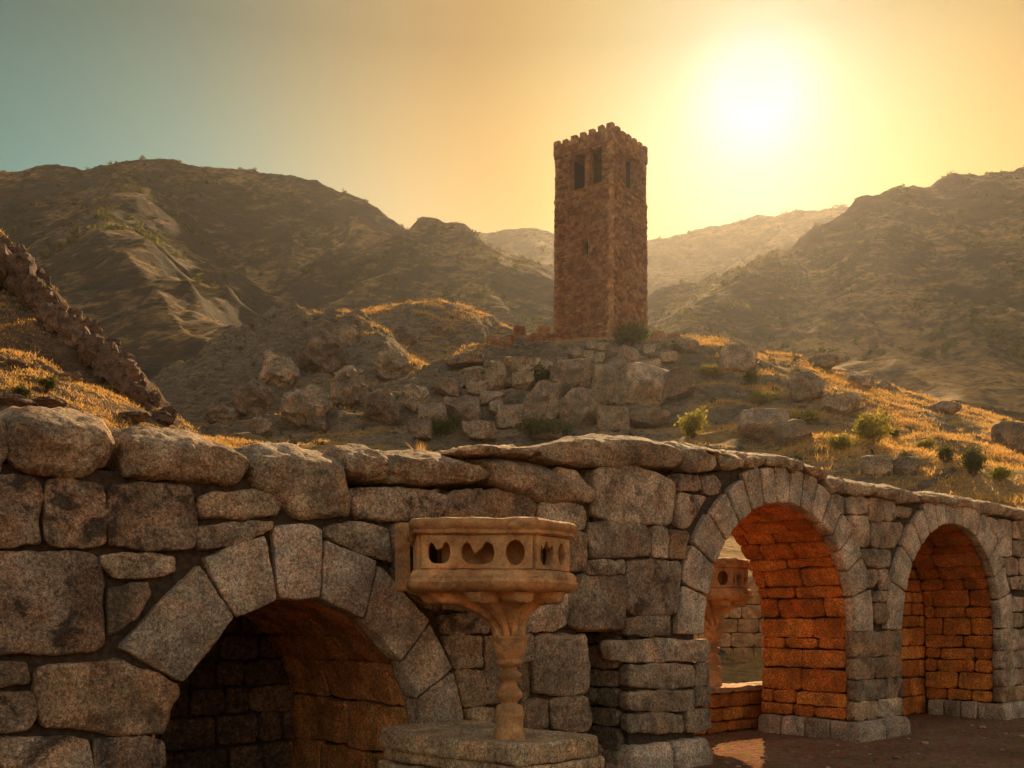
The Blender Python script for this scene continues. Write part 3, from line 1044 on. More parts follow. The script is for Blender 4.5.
while s < 12.9:
    w = random.uniform(.4, .9)
    stone(mb, [(s, 2.98), (s + w, 2.98), (s + w - .03, 3.2), (s + .03, 3.22)], lambda u, v, n: wall(u, v, -n - .05), .95, e=.06, step=.06, amp=.02); s += w + .01
for lane in ((.95, 1.5), (1.5, 2.35)):
    s = -10.9
    while s < (12.5 if lane[0] < 1 else -3.6):
        w = random.uniform(.35, .8); z = topz(s + w / 2)
        stone(mb, [(s, z - .03), (s + w - .02, z - .03), (s + w - .04, z + random.uniform(.08, .17)), (s + .02, z + random.uniform(.08, .17))], lambda u, v, n: wall(u, v, lane[0] + .02 - n), lane[1] - lane[0] - .03, e=.05, step=.07, amp=.015)
        s += w
mb.build('rear_coping', M_COPING, AW)

def rock_mesh(seed, sub=4, facets=12, blocky=.5, rag=1.0):
    rr = random.Random(seed)
    bm = bmesh.new(); bmesh.ops.create_icosphere(bm, subdivisions=sub, radius=1.0)
    P = np.array([tuple(v.co) for v in bm.verts])
    Fc = [tuple(v.index for v in f.verts) for f in bm.faces]
    bm.free()
    if blocky > 0:
        c = np.max(np.abs(P), axis=1)[:, None]
        P = P * (1 - blocky) + (P / c) * .8 * blocky
    for k in range(facets):
        n = np.array([rr.gauss(0, 1) for _ in range(3)]); n /= np.linalg.norm(n)
        d = rr.uniform(.62, .88)
        x = P @ n - d
        P = P - np.outer(np.where(x > 0, x, 0), n) * .95
    for ax in range(3):
        P[:, ax] += rag * (.09 * gnoise(P * 2.2 + seed * 3.1 + ax * 9) + .06 * gnoise(P * 6 + seed + ax * 9) + .03 * gnoise(P * 14 + seed + ax * 5))
    return P, Fc


# ================================================================== CARVED PULPIT ON ITS COLUMN
def prism_ring(mb, plan, prof, tint=.5, cap=True, amp=.004):
    """plan: polygon [(x, y)]; prof: [(outset, z)] from the bottom up; edges subdivided so that noise can chip them"""
    P = np.array(plan, float)
    A = .5 * np.sum(P[:, 0] * np.roll(P[:, 1], -1) - np.roll(P[:, 0], -1) * P[:, 1])
    if A < 0: P = P[::-1]
    n = len(P)
    rows = []
    for out, z in prof:
        Q = []
        for i in range(n):
            a, b_, c = P[i - 1], P[i], P[(i + 1) % n]
            e1 = (b_ - a) / np.linalg.norm(b_ - a); e2 = (c - b_) / np.linalg.norm(c - b_)
            n1 = np.array([e1[1], -e1[0]]); n2 = np.array([e2[1], -e2[0]])
            m = n1 + n2; m /= np.linalg.norm(m)
            Q.append(b_ + m * out / max(.5, m @ n1))
        R = []
        for i in range(n):
            a, c = Q[i], Q[(i + 1) % n]
            k = SUBD[i % len(SUBD)] if False else max(2, int(np.linalg.norm(P[(i + 1) % n] - P[i]) / .03))
            for j in range(k): R.append(a + (c - a) * j / k)
        rows.append(np.c_[np.array(R), np.full(len(R), z)])
    V = np.array(rows)
    m_, k_ = V.shape[:2]
    W = V.reshape(-1, 3).copy()
    for ax in range(3):
        o = 11.3 * (ax + 1)
        W[:, ax] += amp * (1.5 * gnoise(W * 3 + o) + gnoise(W * 14 + o) + .6 * gnoise(W * 40 + o))
    Fc = []
    for i in range(m_ - 1):
        for j in range(k_):
            a = i * k_ + j; b_ = i * k_ + (j + 1) % k_
            Fc.append((a, b_, b_ + k_, a + k_))
    if cap:
        Fc.append(tuple(range(k_ - 1, -1, -1)))
        Fc.append(tuple(range((m_ - 1) * k_, m_ * k_)))
    mb.add(W, Fc, tint)


def fine_profile(pts, step=.012):
    out = []
    for (a, b_), (c, d) in zip(pts[:-1], pts[1:]):
        L = math.hypot(c - a, d - b_); n = max(1, int(L / step))
        out += [(a + (c - a) * j / n, b_ + (d - b_) * j / n) for j in range(n)]
    out.append(pts[-1])
    return out


def lathe(mb, cx, cy, prof, n=48, amp=.003, tint=.5, rib=None):
    """prof: [(radius, z)]"""
    th = np.linspace(0, 2 * math.pi, n, endpoint=False)
    rows = []
    for r, z in prof:
        rr = r + 0 * th
        if rib: rr = rib(rr, th, z)
        rows.append(np.stack([cx + rr * np.cos(th), cy + rr * np.sin(th), np.full(n, z)], -1))
    V = np.array(rows); W = V.reshape(-1, 3)
    for ax in range(3):
        W[:, ax] += amp * (gnoise(W * 7 + 9 * ax) + .7 * gnoise(W * 30 + 9 * ax))
    Fc = []
    m_ = len(prof)
    for i in range(m_ - 1):
        for j in range(n):
            a = i * n + j; b_ = i * n + (j + 1) % n
            Fc.append((a, b_, b_ + n, a + n))
    Fc.append(tuple(range(n - 1, -1, -1))); Fc.append(tuple(range((m_ - 1) * n, m_ * n)))
    mb.add(W, Fc, tint)


def pierced_panel(name, pa, pb, z0, z1, holes, parent, thick=.07):
    """upright stone slab from pa to pb with real openings cut through it"""
    pa, pb = Vector(pa), Vector(pb)
    W, H = (pb - pa).length, z1 - z0
    cu = bpy.data.curves.new(name, 'CURVE'); cu.dimensions = '2D'; cu.fill_mode = 'BOTH'
    cu.extrude = thick / 2 - .008; cu.bevel_depth = .008; cu.bevel_resolution = 2
    def spl(pts):
        s = cu.splines.new('POLY'); s.points.add(len(pts) - 1)
        for p, (x, y) in zip(s.points, pts): p.co = (x, y, 0, 1)
        s.use_cyclic_u = True
    spl([(.008, .008), (W - .008, .008), (W - .008, H - .008), (.008, H - .008)])
    for h in holes: spl([(x * W, y * H) for x, y in h][::-1])
    tmp = bpy.data.objects.new(name, cu); COL.objects.link(tmp)
    dg = bpy.context.evaluated_depsgraph_get()
    me = bpy.data.meshes.new_from_object(tmp.evaluated_get(dg))
    bpy.data.objects.remove(tmp)
    bm = bmesh.new(); bm.from_mesh(me)
    bmesh.ops.triangulate(bm, faces=bm.faces[:])
    bmesh.ops.remove_doubles(bm, verts=bm.verts[:], dist=.0005)
    for it in range(3):
        es = [e for e in bm.edges if e.calc_length() > .05]
        if not es: break
        bmesh.ops.subdivide_edges(bm, edges=es, cuts=1)
        bmesh.ops.triangulate(bm, faces=[f for f in bm.faces if len(f.verts) > 3])
    u = (pb - pa).normalized(); nrm = Vector((u.y, -u.x, 0))
    off = root_loc(parent)
    co = np.array([tuple(Vector((pa.x, pa.y, z0)) + Vector((u.x, u.y, 0)) * v.co.x + Vector((0, 0, 1)) * v.co.y + nrm * (v.co.z)) for v in bm.verts])
    for ax in range(3):
        co[:, ax] += .004 * (gnoise(co * 8 + 7 * ax) + .6 * gnoise(co * 33 + 7 * ax))
    for v, c in zip(bm.verts, co): v.co = Vector(c) - off
    me2 = bpy.data.meshes.new(name); bm.to_mesh(me2); bm.free()
    a = me2.attributes.new('tint', 'FLOAT', 'POINT'); a.data.foreach_set('value', np.full(len(me2.vertices), .5, np.float32))
    me2.materials.append(M_CARVED)
    me2.polygons.foreach_set('use_smooth', np.ones(len(me2.polygons), bool)); me2.set_sharp_from_angle(angle=rad(38))
    o = bpy.data.objects.new(name, me2); COL.objects.link(o); o.parent = parent
    return o


def oval(cx, cy, rx, ry, n=22, top=1.0):
    return [(cx + rx * math.cos(a), cy + ry * math.sin(a) * (1 if math.sin(a) < 0 else top)) for a in np.linspace(0, 2 * math.pi, n, endpoint=False)]


def broken(x0, x1, y0, y1, cusps):
    """a wide opening whose upper edge keeps the broken stubs of its tracery"""
    c, r, n = ((x0 + x1) / 2, (x1 - x0) / 2, 34)
    out = []
    for a in np.linspace(0, 2 * math.pi, n, endpoint=False):
        x = c + r * math.copysign(abs(math.cos(a)) ** .75, math.cos(a)); y = (y0 + y1) / 2 + (y1 - y0) / 2 * math.copysign(abs(math.sin(a)) ** .75, math.sin(a))
        if y > (y0 + y1) / 2:
            for cx, w, d in cusps:
                y -= d * math.exp(-((x - cx) / w) ** 2)
        out.append((x, y))
    return out


def make_pulpit(label, group):
    px_, py_ = -.02, 7.58
    T = empty('stone_pulpit', (px_, py_, .705), label, 'pulpit', group)
    # column
    zc = lambda y: CAM_H - ((y / 2.762 + 490) - HOR) / F * 7.58
    wc = lambda w: w / 2.762 / F * 7.58 / 2
    prof = [(0, 397), (54, 400), (106, 402), (108, 406), (104, 411), (98, 414), (98, 424), (92, 436), (80, 450), (70, 460), (64, 464), (64, 468), (74, 471), (76, 476), (72, 481), (56, 484), (44, 490), (42, 497), (52, 503), (68, 507), (70, 512), (64, 517), (50, 524), (42, 533), (44, 541), (58, 549), (70, 557), (72, 564), (66, 572), (50, 580), (42, 586), (46, 590), (62, 592), (72, 598), (78, 608), (82, 618), (83, 622), (77, 626), (77, 655), (83, 659), (85, 664), (85, 690)]
    mb = MB(); lathe(mb, px_, py_, [(wc(w), zc(y)) for w, y in prof][::-1], amp=.004)
    mb.build('column', M_CARVED, T, autosmooth=50)
    # capital: leaves flaring out below the tray
    z0, z1 = zc(402), 1.808
    mb = MB()
    rows = []
    n = 120; th = np.linspace(0, 2 * math.pi, n, endpoint=False)
    for t in np.linspace(0, 1, 36):
        r = .125 + .44 * t ** 2.3
        leaf = np.abs(np.sin(th * 4.5 + .3)) ** .8
        vein = .5 + .5 * np.cos(th * 36)
        curl = math.exp(-((t - .86) / .09) ** 2)
        rr = r * (.66 + .36 * leaf) + .022 * vein * leaf * t + .07 * curl * leaf
        ex, ey = 1.0 + .0 * t, 1.0 - .25 * t
        rows.append(np.stack([px_ - .13 * t ** 1.5 + rr * ex * np.cos(th), py_ + .05 * t + rr * ey * np.sin(th), np.full(n, z0 + (z1 - z0) * t) - .035 * curl * leaf], -1))
    V = np.array(rows); Wv, Fc = V.reshape(-1, 3), []
    for i in range(35):
        for j in range(n):
            a = i * n + j; b_ = i * n + (j + 1) % n
            Fc.append((a, b_, b_ + n, a + n))
    for ax in range(3): Wv[:, ax] += .006 * gnoise(Wv * 13 + 5 * ax)
    mb.add(Wv, Fc); mb.build('leaf_capital', M_CARVED, T)
    plan = [(-.69, 7.2), (.17, 7.15), (.44, 7.58), (.42, 8.2), (-.28, 8.92), (-.83, 8.40)]
    mb = MB(); prism_ring(mb, plan, fine_profile([(-.08, 1.80), (-.03, 1.805), (.02, 1.82), (.05, 1.845), (.06, 1.875), (.04, 1.90), (.045, 1.915), (.03, 1.95), (-.01, 1.965), (-.06, 1.967)], .02), amp=.005)
    mb.build('tray', M_CARVED, T, autosmooth=50)
    mb = MB(); prism_ring(mb, plan, fine_profile([(-.08, 2.205), (.0, 2.21), (.025, 2.225), (.02, 2.25), (.045, 2.27), (.05, 2.30), (.035, 2.325), (-.02, 2.335), (-.2, 2.335)], .02), amp=.007)
    mb.build('rim', M_CARVED, T, autosmooth=50)
    # inner drum seen through the openings
    mb = MB(); prism_ring(mb, plan, [(-.20, 1.965), (-.20, 2.21)], cap=False)
    mb.build('drum', M_CARVED, T)
    z0, z1 = 1.967, 2.212
    i1 = .035
    A_, B_, C_, D_, E_, G_ = [(-.655, 7.235), (.150, 7.19), (.405, 7.59), (.385, 8.18), (-.28, 8.86), (-.795, 8.39)]
    f = pierced_panel('pierced_panel', (*A_, 0), (*B_, 0), z0, z1, [broken(.055, .27, .12, .86, [(.16, .035, .30)]), broken(.355, .665, .10, .86, [(.50, .045, .42)]), oval(.845, .48, .095, .40)], T)
    pierced_panel('pierced_panel', (*B_, 0), (*C_, 0), z0, z1, [broken(.10, .52, .08, .88, [(.2, .04, .2), (.4, .04, .2)]), oval(.76, .5, .13, .36)], T)
    pierced_panel('pierced_panel', (*C_, 0), (*D_, 0), z0, z1, [oval(.3, .5, .14, .36), oval(.7, .5, .14, .36)], T)
    pierced_panel('pierced_panel', (*G_, 0), (*A_, 0), z0, z1, [oval(.2, .5, .09, .36), oval(.5, .5, .09, .36), oval(.8, .5, .09, .36)], T)
    pierced_panel('pierced_panel', (*D_, 0), (*E_, 0), z0, z1, [oval(.3, .5, .10, .36), oval(.7, .5, .10, .36)], T)
    return T


pulpit = make_pulpit('carved sandstone pulpit with pierced balustrade on a turned column in front of the wall', None)

# the post beside it, let into the wall
mb = MB()
pp = cam_pt(402.0, 560, 8.45)
plan = [(pp[0] - .05, pp[1] - .06), (pp[0] + .075, pp[1] - .05), (pp[0] + .1, pp[1] + .3), (pp[0] - .06, pp[1] + .3)]
prism_ring(mb, plan, fine_profile([(-.02, 1.84), (0, 1.86), (0, 2.40), (-.02, 2.42)], .05), amp=.006)
o = mb.build('stone_post', M_CARVED, None, autosmooth=50, loc=(pp[0], pp[1], 1.84))
tag(o, 'short square stone post standing between the near arch and the pulpit', 'post')

# plinth under the column: slabs built out from the wall
C0 = np.array([.014, 7.05])
def plin(u, v, n, z):
    return np.stack([C0[0] + CW * u - SW * v, C0[1] + SW * u + CW * v, z + n], -1)
PL = empty('slab_pedestal', (0, 7.5, 0), 'pedestal of broken stone slabs carrying the pulpit column', 'pedestal')
for (u0, u1, v0, v1, zt, th) in ((0, .92, 0, 1.75, .705, .15), (.03, .99, -.02, 1.75, .548, .10), (-.02, .93, .05, 1.75, .44, .20), (.0, .95, .02, 1.75, .235, .235)):
    mb = MB()
    stone(mb, [(u0, v0), (u1 * .5, v0 - .01), (u1, v0 + .03), (u1 + .02, v1), (u0 - .01, v1)], lambda u, v, n, zt=zt: plin(u, v, n, zt), th, e=.028, step=.022, amp=.014, corner=.05, tint=.7)
    mb.build('slab', M_SLAB if zt > .4 else M_STONE, PL)

# ================================================================== SEEN THROUGH THE SECOND ARCH
PW = empty('parapet_wall', tuple(wall(1.6, 0, 1.95)), 'low red stone parapet seen through the middle arch', 'parapet')
mb = MB()
for q in fill_courses(-2.2, 4.4, .0, .56, (.15, .22), (.25, .5)):
    stone(mb, q, lambda u, v, n: wall(u, v, 1.78 - n), .36, e=.025, step=.045, amp=.012)
mb.build('masonry', M_LINING, PW)
mb = MB()
s = -2.2
while s < 4.4:
    w = random.uniform(.6, 1.0)
    stone(mb, [(s + .005, .565), (s + w - .005, .565), (s + w - .005, .645), (s + .005, .645)], lambda u, v, n: wall(u, v, 1.74 - n), .5, e=.02, step=.04, amp=.01); s += w
mb.build('coping_slab', M_CARVED, PW)

# second pulpit: a copy of the first with all its parts, larger, standing on the parapet
def copy_tree(o, parent=None):
    c = o.copy(); COL.objects.link(c); c.parent = parent
    for ch in list(o.children):
        copy_tree(ch, c)
    return c
p2 = copy_tree(pulpit)
p2.location = (.201 * 14.5, 14.5, .645)
p2.scale = (1.12, 1.12, 1.12)
p2['label'] = 'distant carved pulpit on the parapet, framed by the middle arch'

RW = empty('ruined_wall', (5.4, 23.6, .6), 'sunlit ruined wall of squared blocks on the slope beyond the middle arch', 'wall')
def rw(u, v, n): return np.stack([3.6 + u * .96 + n * .28, 23.2 + u * .28 - n * .96, v + .35], -1)
for side in (0, 1):
    mb = MB()
    h = 0; k = 0
    while h < 2.0:
        c = random.uniform(.26, .36); s = random.uniform(-.1, .1)
        while s < 4.2 - h * .9:
            w = random.uniform(.3, .62)
            stone(mb, [(s + .006, h + .006), (s + w - .006, h + .006), (s + w - .006, h + c - .006), (s + .006, h + c - .006)], (lambda u, v, n: rw(u, v, n)) if side == 0 else (lambda u, v, n: rw(u, v, -.62 - n)), .31, e=.02, step=.07, amp=.012)
            s += w
        h += c
    mb.build('front_face' if side == 0 else 'rear_face', M_CARVED, RW)

mb = MB()
for k in range(110):
    s_ = random.uniform(-3, 7.5); b_ = -abs(random.gauss(0, 1.2)) - .12 if random.random() < .8 else random.uniform(0, 1.5)
    if b_ > 0 and not (-1.2 < s_ < 1.7): continue
    P, Fc = rock_mesh(k + 400, sub=2, facets=6, blocky=.3)
    z = random.uniform(.008, .028) * random.choice((1, 1, 1.6))
    c = wall(s_, 0, b_)
    mb.add(P * np.array([z * random.uniform(.9, 1.5), z, z * .6]) + c + np.array([0, 0, z * .3]), Fc, random.random())
tag(mb.build('scattered_pebbles', M_STONE2), 'loose pebbles and chips scattered along the foot of the wall', 'pebbles', kind='stuff')

# ================================================================== THE TOWER
def build_tower():
    T = empty('watchtower', (TWX, TWY, TWZ), 'tall square brown stone watchtower with battlements on the hilltop', 'tower')
    rot = rad(38.0)                # the left face looks to the camera's left
    half = 3.15
    def frame(face):
        # outward normals: 0 = towards camera-left, 1 = towards camera-right, 2, 3 = behind
        a = -math.pi / 2 - rot + face * math.pi / 2
        n = np.array([math.cos(a), math.sin(a)]); u = np.array([-n[1], n[0]])
        return n, u
    H1, H2, H3 = 13.9, 18.3, 19.4
    def mapper(face, hw):
        n, u = frame(face)
        def mp(a, z, o):
            a, z, o = np.broadcast_arrays(np.asarray(a, float), np.asarray(z, float), np.asarray(o, float))
            return np.stack([TWX + u[0] * a + n[0] * (hw + o), TWY + u[1] * a + n[1] * (hw + o), TWZ + z], -1)
        return mp
    taper = lambda z: half * (1 - .012 * z / H1)
    # openings: (a0, a1, z0, z1) per face, half-width units in metres
    OP = {0: [(-1.35, .25, 14.35, 17.4), (.75, 2.1, 14.35, 17.6), (.0, .65, 8.2, 9.7)],
          1: [(-.7, 1.3, 14.4, 17.6), (.3, 1.15, 9.7, 11.4)],
          2: [], 3: []}
    # walls with real openings, .7 m thick
    core, brick, quoin, reveal = MB(), MB(), MB(), MB()
    def inop(face, a, z, m=0.0):
        for (a0, a1, z0, z1) in OP[face]:
            top = z1 - (0 if z1 - z0 < 2 else 0)
            if a0 - m < a < a1 + m and z0 - m < z < top + m:
                if z > z1 - .5 and z1 - z0 > 2:      # rounded head
                    c, r = (a0 + a1) / 2, (a1 - a0) / 2 + m
                    if ((a - c) / r) ** 2 + ((z - (z1 - .5)) / (.5 + m)) ** 2 > 1: return False
                return True
        return False
    for face in range(4):
        # core sheet: two skins split round the openings
        for o_, hw in ((-.24, half), (-.75, half)):
            mp = mapper(face, hw)
            ops = OP[face]
            xs = sorted({-half + .1, half - .1, *[v for q in ops for v in q[:2]]})
            zs = sorted({-1.5, H3 - .3, *[v for q in ops for v in q[2:]]})
            for i in range(len(xs) - 1):
                for j in range(len(zs) - 1):
                    cx, cz = (xs[i] + xs[i + 1]) / 2, (zs[j] + zs[j + 1]) / 2
                    if any(q[0] < cx < q[1] and q[2] < cz < q[3] for q in ops): continue
                    P = mp([xs[i], xs[i + 1], xs[i + 1], xs[i]], [zs[j], zs[j], zs[j + 1], zs[j + 1]], [o_] * 4)
                    core.add(P, [(0, 1, 2, 3)])
        mp = mapper(face, half)
        for (a0, a1, z0, z1) in OP[face]:
            reveal = MB()
            for (q0, q1) in (((a0, z0), (a1, z0)), ((a1, z0), (a1, z1)), ((a1, z1), (a0, z1)), ((a0, z1), (a0, z0))):
                P = mp([q0[0], q1[0], q1[0], q0[0]], [q0[1], q1[1], q1[1], q0[1]], [-.02, -.02, -.78, -.78])
                reveal.add(P, [(0, 1, 2, 3)])
            win = reveal.build('window', M_TOWER, T, smooth=False)
            reveal = MB()
            P = mp([a0 - .15, a1 + .15, a1 + .15, a0 - .15] * 2, [z0 - .16, z0 - .16, z0, z0] * 2, [.08] * 4 + [-.5] * 4)
            reveal.add(P, [(0, 1, 2, 3), (0, 4, 5, 1), (1, 5, 6, 2), (2, 6, 7, 3), (3, 7, 4, 0)])
            reveal.build('window_sill', M_TOWER, win, smooth=False)
        # facing stones
        z = -1.2
        while z < H2:
            ch = random.uniform(.22, .34)
            up = z > H1
            hw = taper(min(z, H1)) - (.05 if up else 0)
            mpf = mapper(face, 0)
            a = -hw + .0
            first = True
            while a < hw - .01:
                w = random.uniform(.28, .62)
                if hw - a - w < .15: w = hw - a
                last = a + w >= hw - .01
                if inop(face, a + w / 2, z + ch / 2, .05) or inop(face, a + .05, z + ch / 2) or inop(face, a + w - .05, z + ch / 2):
                    # trim the stone against the opening
                    for (a0, a1, z0, z1) in OP[face]:
                        if z0 - .05 < z + ch / 2 < z1 + .05:
                            if a < a0 - .06 and a + w > a0 and not inop(face, (a + a0) / 2, z + ch / 2): put = (a, a0)
                            elif a < a1 and a + w > a1 + .06 and not inop(face, (a + w + a1) / 2, z + ch / 2): put = (a1, a + w)
                            else: put = None
                            if put:
                                pr = random.uniform(-.02, .05)
                                q = hw + pr
                                P = mpf([put[0] + .012, put[1] - .012, put[1] - .012, put[0] + .012] * 2, [z + .012, z + .012, z + ch - .012, z + ch - .012] * 2, [q] * 4 + [hw - .3] * 4)
                                brick.add(P, [(0, 1, 2, 3), (0, 4, 5, 1), (1, 5, 6, 2), (2, 6, 7, 3), (3, 7, 4, 0)], random.random())
                    a += w; first = False
                    continue
                isq = (last or first)
                q = hw + random.uniform(-.05, .07)
                j = lambda: random.uniform(-.012, .012)
                P = mpf([a + .03 + j(), a + w - .03 + j(), a + w - .03 + j(), a + .03 + j()] + [a, a + w, a + w, a], [z + .04 + j(), z + .04 + j(), z + ch - .04 + j(), z + ch - .04 + j()] + [z + .01, z + .01, z + ch - .01, z + ch - .01],
                        [q + j(), q + j(), q + j(), q + j()] + [hw - .3] * 4)
                tgt = quoin if (isq and face in (0, 1) and ((face == 0 and last) or (face == 1 and first))) else brick
                tgt.add(P, [(0, 1, 2, 3), (0, 4, 5, 1), (1, 5, 6, 2), (2, 6, 7, 3), (3, 7, 4, 0)], random.random())
                a += w; first = False
            z += ch
    core.build('wall', M_CORE, T, smooth=False)
    brick.build('masonry', M_TOWER, T, smooth=False)
    quoin.build('quoins', M_QUOIN, T, smooth=False)
    # mullion posts and moulding around the belfry, string course, parapet, battlements
    def band(name, z0, z1, hw, out, seg=.5, cren=False):
        mb = MB()
        for face in range(4):
            mpf = mapper(face, 0)
            a = -hw - out
            while a < hw + out - .02:
                w = min(random.uniform(.7, 1.3) * seg, hw + out - a)
                if hw + out - a - w < .12: w = hw + out - a
                o2 = out + random.uniform(-.02, .03); zz = z1 + random.uniform(-.02, .02)
                P = mpf([a + .01, a + w - .01, a + w - .01, a + .01] * 2, [z0, z0, zz, zz] * 2, [hw + o2] * 4 + [hw - .55] * 4)
                mb.add(P, [(0, 1, 2, 3), (0, 4, 5, 1), (1, 5, 6, 2), (2, 6, 7, 3), (3, 7, 4, 0), (4, 7, 6, 5)], random.random())
                a += w
        return mb.build(name, M_TOWER, T, smooth=False)
    band('string_course', H1 - .12, H1 + .10, taper(H1), .05)
    band('parapet_ledge', 17.85, 18.1, half - .14, .12)
    band('parapet', 18.1, 18.62, half - .14, .15)
    band('parapet', 18.62, 19.0, half - .14, .12)
    for face in range(4):
        mpf = mapper(face, 0)
        for k in range(7):
            c = -half + .26 + k * (2 * half - .52) / 6.0
            hh = random.uniform(.36, .55); w = random.uniform(.25, .31); hw = half
            mb = MB()
            jj = lambda: random.uniform(-.03, .03)
            P = mpf([c - w + jj(), c + w + jj(), c + w + jj(), c - w + jj()] * 2, [18.98, 18.98, 18.98 + hh + jj(), 18.98 + hh + jj()] * 2, [hw - .02] * 4 + [hw - .45] * 4)
            mb.add(P, [(0, 1, 2, 3), (0, 4, 5, 1), (1, 5, 6, 2), (2, 6, 7, 3), (3, 7, 4, 0), (4, 7, 6, 5)], random.random())
            mb.build('merlon', M_TOWER, T, smooth=False)
    mb = MB()     # roof deck inside the parapet
    P = np.concatenate([mapper(f, half - .1)([-half + .1], [18.3], [0]) for f in range(4)])
    mb.add(P, [(0, 1, 2, 3)]); mb.build('roof_deck', M_TOWER, T, smooth=False)
    return T


build_tower()

# ================================================================== ROCKS
def on_ground(x, y, hf=mound_h, y0=40, y1=135):
    """where the sight line through a pixel first meets the hillside"""
    Ys = np.linspace(y0, y1, 1400)
    Xs = (x - 512.0) / F * Ys
    Zs = CAM_H + (HOR - y) / F * Ys
    H = hf(Xs, Ys)
    i = np.argmax(H > Zs)
    if not (H > Zs).any(): i = int(np.argmin(Zs - H))
    return float(Xs[i]), float(Ys[i]), float(H[i])


def boulder(name, x0, x1, y0, y1, label, cat='boulder', group='rocks lying on the castle hill', depth=1.0, blocky=.6, mat=None, hf=mound_h, rng=(40, 135), facets=9, rag=1.0):
    cx, cy = (x0 + x1) / 2, (y0 + y1) / 2
    gx, gy, gz = on_ground(cx, y1 - .25 * (y1 - y0), hf, *rng)
    w = (x1 - x0) / F * gy / 2; h = (y1 - y0) / F * gy / 2
    P, Fc = rock_mesh(len(bpy.data.objects) + 11, facets=facets, blocky=blocky, rag=rag)
    d = (w + h) / 2 * depth
    P = P * np.array([w, d, h]) * (1.27 if name == 'crag_block' else 1.12)
    a = random.uniform(-.12, .12)
    P[:, 0], P[:, 2] = P[:, 0] * math.cos(a) - P[:, 2] * math.sin(a), P[:, 0] * math.sin(a) + P[:, 2] * math.cos(a)
    Z = CAM_H + (HOR - cy) / F * gy
    base = (gx, gy - d * .15, Z - h)
    mb = MB(); mb.add(P + np.array([(cx - 512) / F * gy, gy - d * .15, Z]), Fc, random.random())
    o = mb.build(name, mat or M_BOULDER, None, autosmooth=40, loc=base)
    return tag(o, label, cat, group)


def r7(a, b_, c, d): return (400 + a / 2.844, 400 + c / 2.844, 300 + b_ / 2.844, 300 + d / 2.844)
crag = [(350, 245, 452, 362), (625, 192, 756, 318), (545, 190, 632, 310), (430, 188, 556, 282), (455, 268, 576, 376), (275, 306, 362, 372), (130, 282, 226, 360),
        (58, 300, 132, 382), (245, 186, 300, 270), (298, 172, 400, 218), (165, 198, 242, 250), (285, 214, 320, 250), (735, 208, 832, 282), (190, 235, 250, 272),
        (400, 243, 436, 270), (255, 288, 292, 332), (228, 262, 300, 300), (320, 212, 380, 262), (650, 318, 760, 372), (180, 350, 270, 400), (560, 310, 650, 380),
        (372, 352, 460, 396), (20, 345, 90, 400), (460, 170, 540, 196), (590, 172, 640, 200), (680, 175, 740, 205), (390, 175, 450, 205), (100, 230, 170, 280)]
for c in crag:
    boulder('crag_block', *r7(*c), 'grey weathered block of the rocky crag under the tower', 'rock', 'blocks of the crag under the tower', depth=1.1, blocky=.85, facets=5)
for c in [(475, 135, 516, 170), (514, 145, 552, 176), (550, 148, 582, 186), (582, 134, 619, 166), (620, 134, 682, 190), (424, 160, 478, 190), (520, 118, 560, 146), (560, 122, 590, 148), (690, 128, 730, 160), (770, 120, 850, 156), (128, 150, 244, 192), (735, 150, 790, 180)]:
    boulder('foundation_block', *r7(*c), 'rough stone block heaped round the foot of the tower', 'rock', 'rubble round the foot of the tower', depth=1.0, blocky=.8, facets=5)
G = 'boulders on the sunlit slope'
boulder('boulder', 719, 755, 345, 376, 'large squarish boulder standing alone on the skyline right of the tower', group=G, blocky=.8, facets=6)
boulder('boulder', 787, 823, 374, 404, 'dark jagged boulder upslope of the yellow-green bush', group=G, blocky=.3, facets=16)
boulder('boulder', 820, 859, 394, 419, 'dark flat-topped boulder touching the jagged one downslope', group=G, blocky=.4, facets=14)
boulder('boulder', 846, 872, 374, 391, 'rounded brown boulder on the skyline of the sunlit slope', group=G, blocky=.4)
boulder('boulder', 878, 890, 381, 391, 'smallest boulder on the skyline, right of the rounded one', group=G, blocky=.3)
boulder('boulder', 806, 840, 356, 371, 'low slanting outcrop on the skyline between the large and the rounded boulder', group=G, blocky=.2, facets=16)
boulder('boulder', 926, 960, 402, 416, 'low flat outcrop on the lower right skyline of the slope', group=G, blocky=.2, facets=16)
boulder('boulder', 988, 1040, 420, 456, 'massive dark boulder cut by the right edge of the view', group=G, blocky=.5, rng=(30, 135))
boulder('boulder', 739, 790, 406, 448, 'broad dark rock face above the coping of the middle arch', group=G, blocky=.4, facets=14)
boulder('boulder', 776, 812, 418, 448, 'dark sloping rock beside the broad rock face above the middle arch', group=G, blocky=.4, facets=14)
boulder('boulder', 857, 893, 456, 480, 'low brown rock behind the coping between the middle and far arch', group=G, blocky=.5, rng=(30, 135))
boulder('boulder', 892, 917, 457, 480, 'squarish brown rock behind the coping left of the far arch', group=G, blocky=.7, rng=(30, 135))
for c in [(206, 236, 404, 428), (236, 276, 380, 418), (262, 300, 352, 392), (284, 330, 388, 430), (300, 345, 334, 376), (330, 372, 366, 410), (338, 360, 326, 348), (366, 400, 392, 428), (376, 412, 352, 384), (404, 430, 384, 412), (392, 416, 330, 348), (430, 452, 322, 338), (306, 330, 412, 436), (250, 272, 418, 436)]:
    boulder('outcrop', *c, 'craggy grey rock standing out of the knoll left of the tower', 'rock', 'rocks of the knoll left of the tower', blocky=.35, facets=14, rag=2.2, depth=.8)
